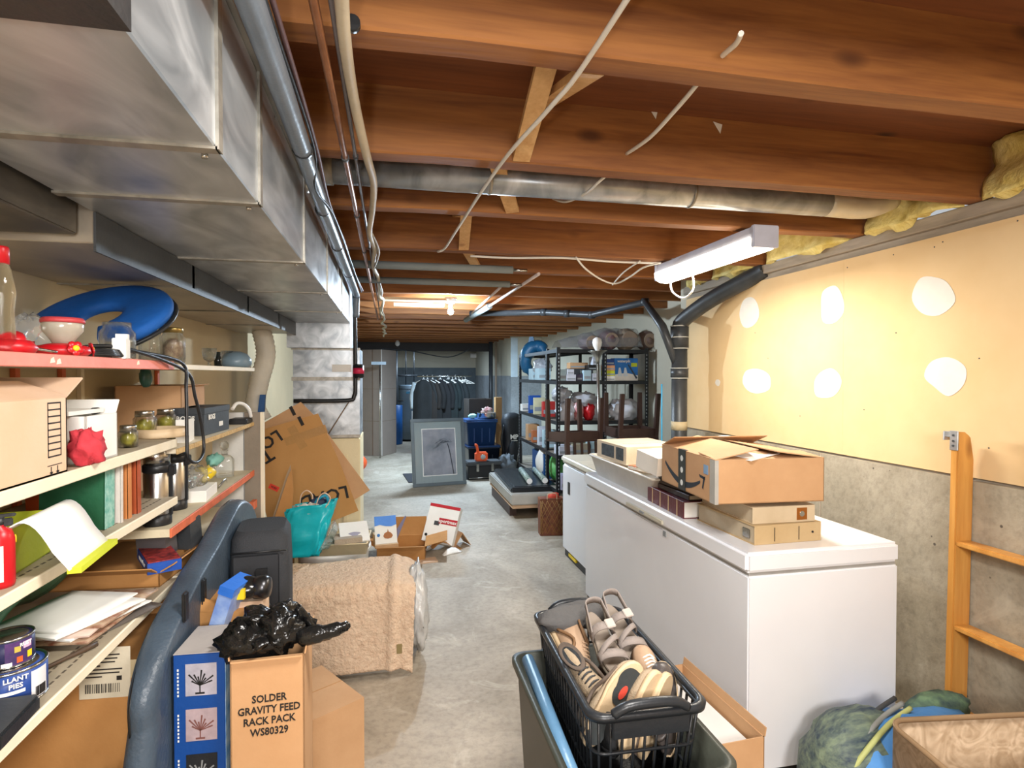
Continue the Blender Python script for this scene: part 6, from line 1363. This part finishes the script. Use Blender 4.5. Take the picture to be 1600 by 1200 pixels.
# ---- low pile: board, flat box, black case, wrapping rolls
t = thing('bed_board', 'pale laminated board pile under the black case on the floor', 'board', (1.66, 7.15, 0))
for dx in (-.25, .2):
    MB().box((dx-.04, -.6, 0), (dx+.04, .6, .12)).build('wood_block', DKWOOD, t)
WB = mat('whitish_board', '#a9a59d', .5); MB().box((-.30, -.78, .12), (.34, .70, .16)).build('board', CARDL, t, bevel=.01); MB().box((-.31, -.80, .165), (.35, .72, .29)).build('board', WB, t, bevel=.012)
t = thing('folded_table', 'flat black folding case on top of the pale boards', 'case', (1.66, 7.15, .292), -2)
MB().box((-.27, -.72, 0), (.33, .66, .055)).build('case_body', mat('black_case', '#1d2023', .3), t, bevel=.015); MB().box((-.22, -.66, .055), (.28, .60, .062)).build('recess_panel', mat('black_case2', '#24282c', .25), t)
for i, (x, lab) in enumerate(((1.66, 'green patterned wrapping paper roll, left one of the two'), (1.85, 'dark green wrapping paper roll, right one of the two'))):
    t = thing('wrapping_roll', lab, 'roll', (x, 7.0, .39), -6, 'wrapping rolls'); MB().cyl((0, -.42, 0), (0, .42, 0), .035, n=16).build('roll_body', mat('green_white_print', '#27503c', .5, hex2='#b9c3ba', scale=28), t); MB().cyl((0, -.422, 0), (0, -.42, 0), .034, n=16).build('roll_end', PAPER, t)
tag(MB().blob((0, 0, .16), (.12, .10, .16), .1, 3, 24, flat=0).build('green_bag', mat('bright_green', '#3fae4e', .5, hex2='#8fd08a', scale=10), loc=(2.0, 6.72, .36)), 'bright green shopping bag behind the small freezer', 'bag')
tag(MB().blob((0, 0, .18), (.10, .12, .17), .1, 3, 22, flat=0).build('white_bag', WHITE, loc=(1.92, 7.05, .36)), 'white shopping bag beside the green one', 'bag')
p = f(858, 838)
t = thing('gift_bag', 'reddish brown patterned paper gift bag with rope handles', 'bag', (p.x+.04, p.y+.08, 0), -4)
GBP = mat('brown_red_pattern', '#5a2a22', .6, hex2='#8a5534', scale=22)
MB().loft([[(-.12, -.06, 0), (.12, -.06, 0), (.12, .06, 0), (-.12, .06, 0)], [(-.125, -.062, .38), (.125, -.062, .38), (.125, .062, .38), (-.125, .062, .38)]], sm=False).build('bag_body', GBP, t)
b = MB()
for k in range(-4, 5): 
    for s in (1, -1):
        x = k*.05; q = [(max(-.118, min(.118, x+s*(z-.19)*.6)), -.064, z) for z in (.02, .19, .36)]; b.tube(q, .003, n=4)
tag(b.build('pattern_lines', mat('gold_brown', '#9a7340', .5), t), kind='stuff')
MB().tube([(-.05, -.06, .37), (-.04, -.07, .43), (.04, -.07, .43), (.05, -.06, .37)], .005, smooth=4).build('rope_handle', CARDL, t)
MB().blob((.03, 0, .39), (.06, .04, .04), .2, 4, 14).build('red_tissue', mat('red_orange', '#c94a38', .6), t)

# ================================================================ BLACK SHELVING AT RIGHT
BM = mat('black_steel', '#191c20', .45, var=.15); PB = mat('particle_board', '#7d7367', .8)
def rack(label, loc, rz, w, d, zs, top=1.95, mid=False):
    t = thing('shelving_rack', label, 'shelving', loc, rz)
    posts = [(-w/2, -d/2), (w/2, -d/2), (-w/2, d/2), (w/2, d/2)]+([(0, -d/2)] if mid else [])
    for x, y in posts:
        sx = 1 if x <= 0 else -1; sy = 1 if y < 0 else -1
        q = MB().box((min(x, x+sx*.04), min(y, y+sy*.004), 0), (max(x, x+sx*.04), max(y, y+sy*.004), top)).box((min(x, x+sx*.004), min(y, y+sy*.04), 0), (max(x, x+sx*.004), max(y, y+sy*.04), top)).build('post', BM, t)
        b = MB(); z = .1
        while z < top-.03:
            b.box((x+sx*.017, y-sy*.0012, z), (x+sx*.025, y, z+.018)); z += .042
        tag(b.build('post_slots', mat('light_slot', '#aeb5b8', .6), q), kind='stuff')
    for z in zs:
        s = MB().box((-w/2+.005, -d/2+.005, z-.012), (w/2-.005, d/2-.005, z)).build('shelf_board', PB, t)
        MB().box((-w/2+.004, -d/2-.002, z-.038), (w/2-.004, -d/2+.004, z+.004)).build('front_beam', BM, s); MB().box((-w/2+.004, d/2-.004, z-.038), (w/2-.004, d/2+.002, z+.004)).build('rear_beam', BM, s)
        MB().box((-w/2-.001, -d/2, z-.038), (-w/2+.004, d/2, z+.004)).build('side_beam', BM, s); MB().box((w/2-.004, -d/2, z-.038), (w/2+.001, d/2, z+.004)).build('side_beam', BM, s)
    return t
ZR = (.35, .74, 1.12, 1.575, 1.93)
BXC, BYC = 2.385, 6.42; BW, BD = 1.10, .46
rack('black steel shelving facing the camera right of the floor lamp', (BXC, BYC, 0), 0, BW, BD, ZR, 1.955, True)
AXC, AYC = 2.08, 7.46
rack('black steel shelving running away behind the first rack', (AXC, AYC, 0), 90, 1.50, .45, ZR, 1.93)
def sbox(label, px, z, x=None, y=None, w=.1, d=.12, h=.1, m=PAPER, rz=0, name='small_box', g='boxes on the black shelving'):
    if y is not None: x = at(px, 580, Y=y).x
    else: y = at(px, 580, X=x).y
    t = thing(name, label, 'box', (x, y, z), rz, g); MB().box((-w/2, -d/2, 0), (w/2, d/2, h)).build('box_body', m, t, bevel=.002, seg=1)
    MB().box((-w/2+.008, -d/2-.001, h*.2), (w/2-.008, -d/2, h*.45)).build('printed_band', mat('grey_text_band', '#8f979d', .6), t); return t
yf = BYC-BD/2+.08
# oral irrigator box
t = thing('product_box', 'large blue and white product box with printed jugs on the second shelf', 'box', (at(979, 570, Y=yf-.02).x, yf+.05, 1.578), 0)
MB().box((-.145, -.06, 0), (.145, .06, .26)).build('box_body', mat('sky_gradient_card', '#2d76c4', .4), t, bevel=.002)
MB().prism([(-.145, .0), (.145, .0), (.145, .06), (.0, .09), (-.145, .07)], .0605, .0615, M=XZ).build('white_lower', PAPER, t)
text('waterpik', .045, PAPER, t, (-.03, -.0618, .225), (90, 0, 0))
for x in (-.08, -.01): MB().prism([(x-.025, .05), (x+.03, .05), (x+.02, .10), (x+.008, .15), (x-.012, .15), (x-.02, .10)], .062, .063, M=XZ).build('printed_jug', mat('pale_print', '#d6dfe8', .5), t)
MB().box((.06, -.0615, .16), (.135, -.0605, .205)).build('lime_patch', LIME, t); MB().prism([(.12, .02), (.14, .03), (.03, .19), (.02, .18)], .062, .063, M=XZ).build('printed_wand', mat('dark_wand', '#39455a', .4), t)
for i, (h, m, lab) in enumerate(((.055, PAPER, 'white boxed packet at the bottom of the little stack by the blue box'), (.06, LIME, 'yellow green packet in the middle of the little stack'), (.06, mat('peach_card', '#d59a72', .6), 'peach packet on top of the little stack'))):
    sbox(lab, 950, 1.577+(0, .056, .117)[i], y=yf, w=.115, d=.14, h=h, m=m)
sbox('navy blue packet on top of the peach packet', 950, 1.577+.178, y=yf, w=.11, d=.12, h=.07, m=NAVY)
LB = mat('pale_blue_card', '#a9c4cf', .6); PB2 = mat('lavender_white_card', '#c3c8d4', .6)
for i, (px, w, h, m, lab, dz, dy) in enumerate(((878, .09, .13, LB, 'pale blue tall box at the left of the second shelf', 0, .03), (890, .11, .07, PB2, 'low white box in front on the second shelf', 0, 0), (889, .08, .06, PB2, 'small white box on the low white box', .071, .0), (903, .07, .075, mat('plum_card', '#3e3a4f', .6), 'small plum dark box on the second shelf', 0, .02), (915, .09, .12, LB, 'left pale box below the black packet', 0, 0), (928, .08, .085, PB2, 'right pale box below the black packet', 0, 0), (923, .10, .06, BLK, 'black packet lying across two pale boxes', .121, 0), (929, .09, .09, PB2, 'white square box leaning on top by the lamp pole', .182, .02), (905, .30, .14, DGREY, 'long dark box at the back of the second shelf', .0, .24), (902, .22, .07, CARD, 'tan box on the long dark box', .141, .24))):
    sbox(lab, px, 1.577+dz, y=yf+dy, w=w, d=.13, h=h, m=m)
XA = 1.855+.09
for i, (px, w, h, m, lab, z) in enumerate(((848, .2, .15, LB, 'pale blue carton on the far rack below the clear bag', 1.577), (838, .22, .15, LB, 'second pale blue carton on the far rack', 1.577), (822, .22, .10, PAPER, 'white box at the far end of the third shelf', 1.123), (843, .05, .22, mat('cream_folder', '#c9c7a6', .7), 'cream folder leaning on the blue binder', 1.123), (835, .06, .24, mat('cobalt', '#1550a8', .5), 'cobalt blue binder on the third shelf', 1.123), (857, .07, .19, mat('red_card', '#b5322e', .5), 'red box on the third shelf beside the post', 1.123), (850, .09, .24, PB2, 'tall white box on the fourth shelf', .743), (858, .07, .22, LB, 'pale tall box next to the white one on the fourth shelf', .743), (840, .08, .16, mat('orange_card', '#b5683c', .6), 'orange brown box low on the fourth shelf', .743), (832, .15, .22, CARD, 'tan box at the far end of the fourth shelf', .743))):
    sbox(lab, px, z, x=XA, w=.16, d=w, h=h, m=m)
tag(MB().box((-.2, -.3, 0), (.2, .3, .3)).build('storage_bin', mat('deep_blue_bin', '#1a4f86', .4), loc=(2.08, 7.2, .353)), 'deep blue bin on the lowest shelf of the far rack', 'bin')
# blue swim thing and clear bags on upper shelves
t = thing('pool_float', 'blue pool float with fin curled over the top of the far rack', 'float', (2.0, 8.0, 1.58), -20)
MB().tube([(0, .0, .06), (-.08, -.1, .22), (-.02, -.1, .42), (.12, -.1, .46), (.2, -.15, .36)], [.05, .08, .10, .09, .05], n=14, smooth=5).build('float_body', mat('petrol_blue', '#1d5b84', .4, bump=.3), t); MB().prism([(-.05, .48), (.06, .48), (.03, .60), (-.02, .60)], .06, .14, M=XZ).build('fin', mat('petrol_blue', '#1d5b84'), t)
CB2 = mat('milky_bag', '#b9bcc4', .3, trans=.35, bump=.8, bscale=12); 
for lab, px, z, r, x, y, m in (('clear bag full of things on the far rack second shelf', 848, 1.74, (.12, .16, .12), XA+.05, None, CB2), ('white bag of things on the third shelf left of the lamp', 886, 1.22, (.13, .12, .14), None, yf+.05, mat('white_bag', '#c3c6cf', .4, bump=.6, bscale=14)),
        ('large clear bag on top of the red bags on the third shelf', 912, 1.36, (.16, .13, .09), None, yf+.06, CB2), ('white and plum bag at the right of the third shelf', 975, 1.23, (.20, .13, .13), None, yf+.08, mat('white_bag', '#c3c6cf')), ('pale bag beside the lamp on the third shelf', 932, 1.22, (.10, .1, .12), None, yf+.06, mat('white_bag', '#c3c6cf'))):
    if x is None: x = at(px, 580, Y=y).x
    else: y = at(px, 580, X=x).y
    tag(MB().blob((0, 0, 0), r, .16, 3, 30, seed=px).build('filled_bag', m, loc=(x, y, z)), lab, 'bag')
for i, (px, z, m, lab) in enumerate(((902, 1.125, mat('red_white_bag', '#b0202c', .5, hex2='#dcd3d3', scale=12), 'red and white printed bag on the third shelf'), (920, 1.125, RED, 'plain red bag beside the printed one'))):
    tag(MB().blob((0, 0, .10), (.07, .08, .11), .12, 3, 24, seed=i, flat=0).build('red_bag', m, loc=(at(px, 580, Y=yf).x, yf, z)), lab, 'bag')
tag(MB().blob((0, 0, .08), (.10, .08, .09), .25, 4, 26, seed=5).build('clear_bag', CB2, loc=(at(877, 580, Y=yf).x, yf+.02, 1.34)), 'crumpled clear bag at the left post of the third shelf', 'bag')
for i, (px, z, w, h, m, lab) in enumerate(((883, .745, .20, .10, PB2, 'lidded pale bin at the left of the fourth shelf'), (905, .745, .22, .12, mat('tan_print_box', '#a39a86', .6), 'tan box with print on the fourth shelf'), (925, .745, .16, .14, LB, 'pale box right of the tan box on the fourth shelf'), (893, .353, .3, .16, mat('lilac_bin', '#b6b2cc', .5), 'lilac lidded bin on the lowest shelf'))):
    sbox(lab, px, z, y=yf, w=w, d=.2, h=h, m=m, g='boxes low on the near rack')
# top: cushions in clear sheeting
BRC = mat('brown_cushion', '#6f5b52', .85, bump=.4); TANCU = mat('tan_cushion', '#9c8c78', .85, bump=.4)
for i, (px, r, m, lab) in enumerate(((955, (.13, .14, .12), mat('mauve_cushion', '#6f5356', .85, bump=.4), 'mauve brown cushion on top of the rack'), (983, (.15, .14, .13), TANCU, 'tan round cushion in the middle on top of the rack'), (1015, (.13, .14, .12), BRC, 'dark brown cushion at the right end on top of the rack'), (925, (.13, .14, .08), mat('grey_mauve', '#77696c', .85), 'greyish cushion at the left on top of the rack'))):
    y = BYC; x = at(px, 530, Y=y-.1).x; t = thing('rolled_cushion', lab, 'cushion', (x, y, 1.934+r[2]*.97), 0, 'cushions on top of the rack')
    MB().blob((0, 0, 0), r, .06, 2, 30, seed=i+3, flat=-r[2]*.97).build('cushion_body', m, t); MB().lathe([(r[0]*.6, 0), (r[0]*.66, .01), (r[0]*.6, .012)], 24, M=frame((0, -r[1]*.86, 0), 90, 0, 0)).build('rolled_seam', mat('seam_tan', '#8a7766', .8), t)
tag(MB().sheet(lambda u, v: (-.42+.98*u, -.2+.42*v, .02+.24*math.sin(math.pi*v*.95+.05)*(.35+.65*min(1, u*1.7))+.012*noise.noise(Vector((u*14, v*10, 2)))), 40, 14).build('plastic_sheeting', mat('clear_sheeting', '#c9ced2', .2, trans=.7, alpha=.55, bump=.8, bscale=10), loc=(2.32, 6.42, 1.936)), 'clear plastic sheeting over the cushions on the rack', 'plastic sheet')
# ---- floor lamp
p = at(938, 600, Y=5.75)
t = thing('floor_lamp', 'silver torchiere floor lamp with bare white bulb', 'lamp', (p.x+.02, 5.75, 0), 0, ry=-1.6)
MB().lathe([(0, 0), (.13, 0), (.135, .012), (.05, .025), (.02, .04), (0, .04)], 28).build('base', STEEL, t); MB().cyl((0, 0, .03), (0, 0, 1.80), .016, n=16).build('pole', mat('satin_nickel', '#aaa9a2', .3, .9), t)
MB().lathe([(.016, 1.76), (.022, 1.80), (.035, 1.84), (.06, 1.87), (.10, 1.895), (.102, 1.90), (.095, 1.90), (.03, 1.86), (0, 1.85)], 28).build('bowl_shade', mat('satin_nickel', '#aaa9a2'), t)
MB().lathe([(0, 1.86), (.022, 1.87), (.024, 1.91), (.045, 1.95), (.052, 1.985), (.045, 2.02), (.02, 2.04), (0, 2.045)], 22).build('bulb', WHITE, t)
# ---- upturned dark wooden chairs
def chair(label, loc, rz, rx=0, ry=0, legs=.42, back=.46):
    t = thing('dining_chair', label, 'chair', loc, rz, 'dark wooden chairs', rx, ry)
    MB().box((-.21, -.21, legs), (.21, .21, legs+.03)).build('seat', DKWOOD, t, bevel=.008)
    for s in (-1, 1):
        MB().box((-.20, s*.19-.012, legs-.07), (.20, s*.19+.012, legs)).build('apron', DKWOOD, t); MB().box((s*.19-.012, -.19, legs-.07), (s*.19+.012, .19, legs)).build('apron', DKWOOD, t)
        MB().prism([(s*.19-.019, 0), (s*.19+.019, 0), (s*.19+.024, legs), (s*.19-.024, legs)], .17, .212, M=XZ).build('leg', DKWOOD, t, bevel=.003)
        M = frame((s*.19, .19, 0)); MB().loft([[(dx, dy+yy, z) for dx, dy in ((-.02, -.02), (.02, -.02), (.02, .02), (-.02, .02))] for z, yy in ((0, .05), (legs, .0), (legs+back*.5, .02), (legs+back, .08))], M=M, sm=False).build('back_post', DKWOOD, t)
    MB().box((-.19, .235, legs+back-.09), (.19, .255, legs+back)).build('top_rail', DKWOOD, t, bevel=.004)
    for k in range(4): MB().box((-.12+k*.08-.012, .21, legs+.03), (-.12+k*.08+.012, .225, legs+back-.08)).build('slat', DKWOOD, t)
    return t
FS = .47
pc = at(985, 660, Y=5.45)
chair('dark wooden chair standing upright behind the small freezer', (pc.x+.03, 5.60, 0), 180, legs=.60, back=.30)
chair('dark wooden chair turned upside down on top of another chair', (pc.x+.03, 5.52, 1.085+.0), 0, rx=180, legs=.42, back=.40).location.z = 1.46+0
pc2 = at(893, 660, Y=5.5)
chair('dark wooden chair with tapered legs in the air left of the floor lamp', (pc2.x+.05, 5.62, 1.40), 12, rx=176, legs=.40, back=.85)
# small extra things
tag(MB().tube([at(597, 545, Y=12.0), at(640, 548, Y=13.0), at(700, 558, Y=13.4), at(735, 545, Y=13.4)], .012, smooth=6).build('sagging_cable', DGREY), 'dark cable sagging across the front of the alcove', 'cable')
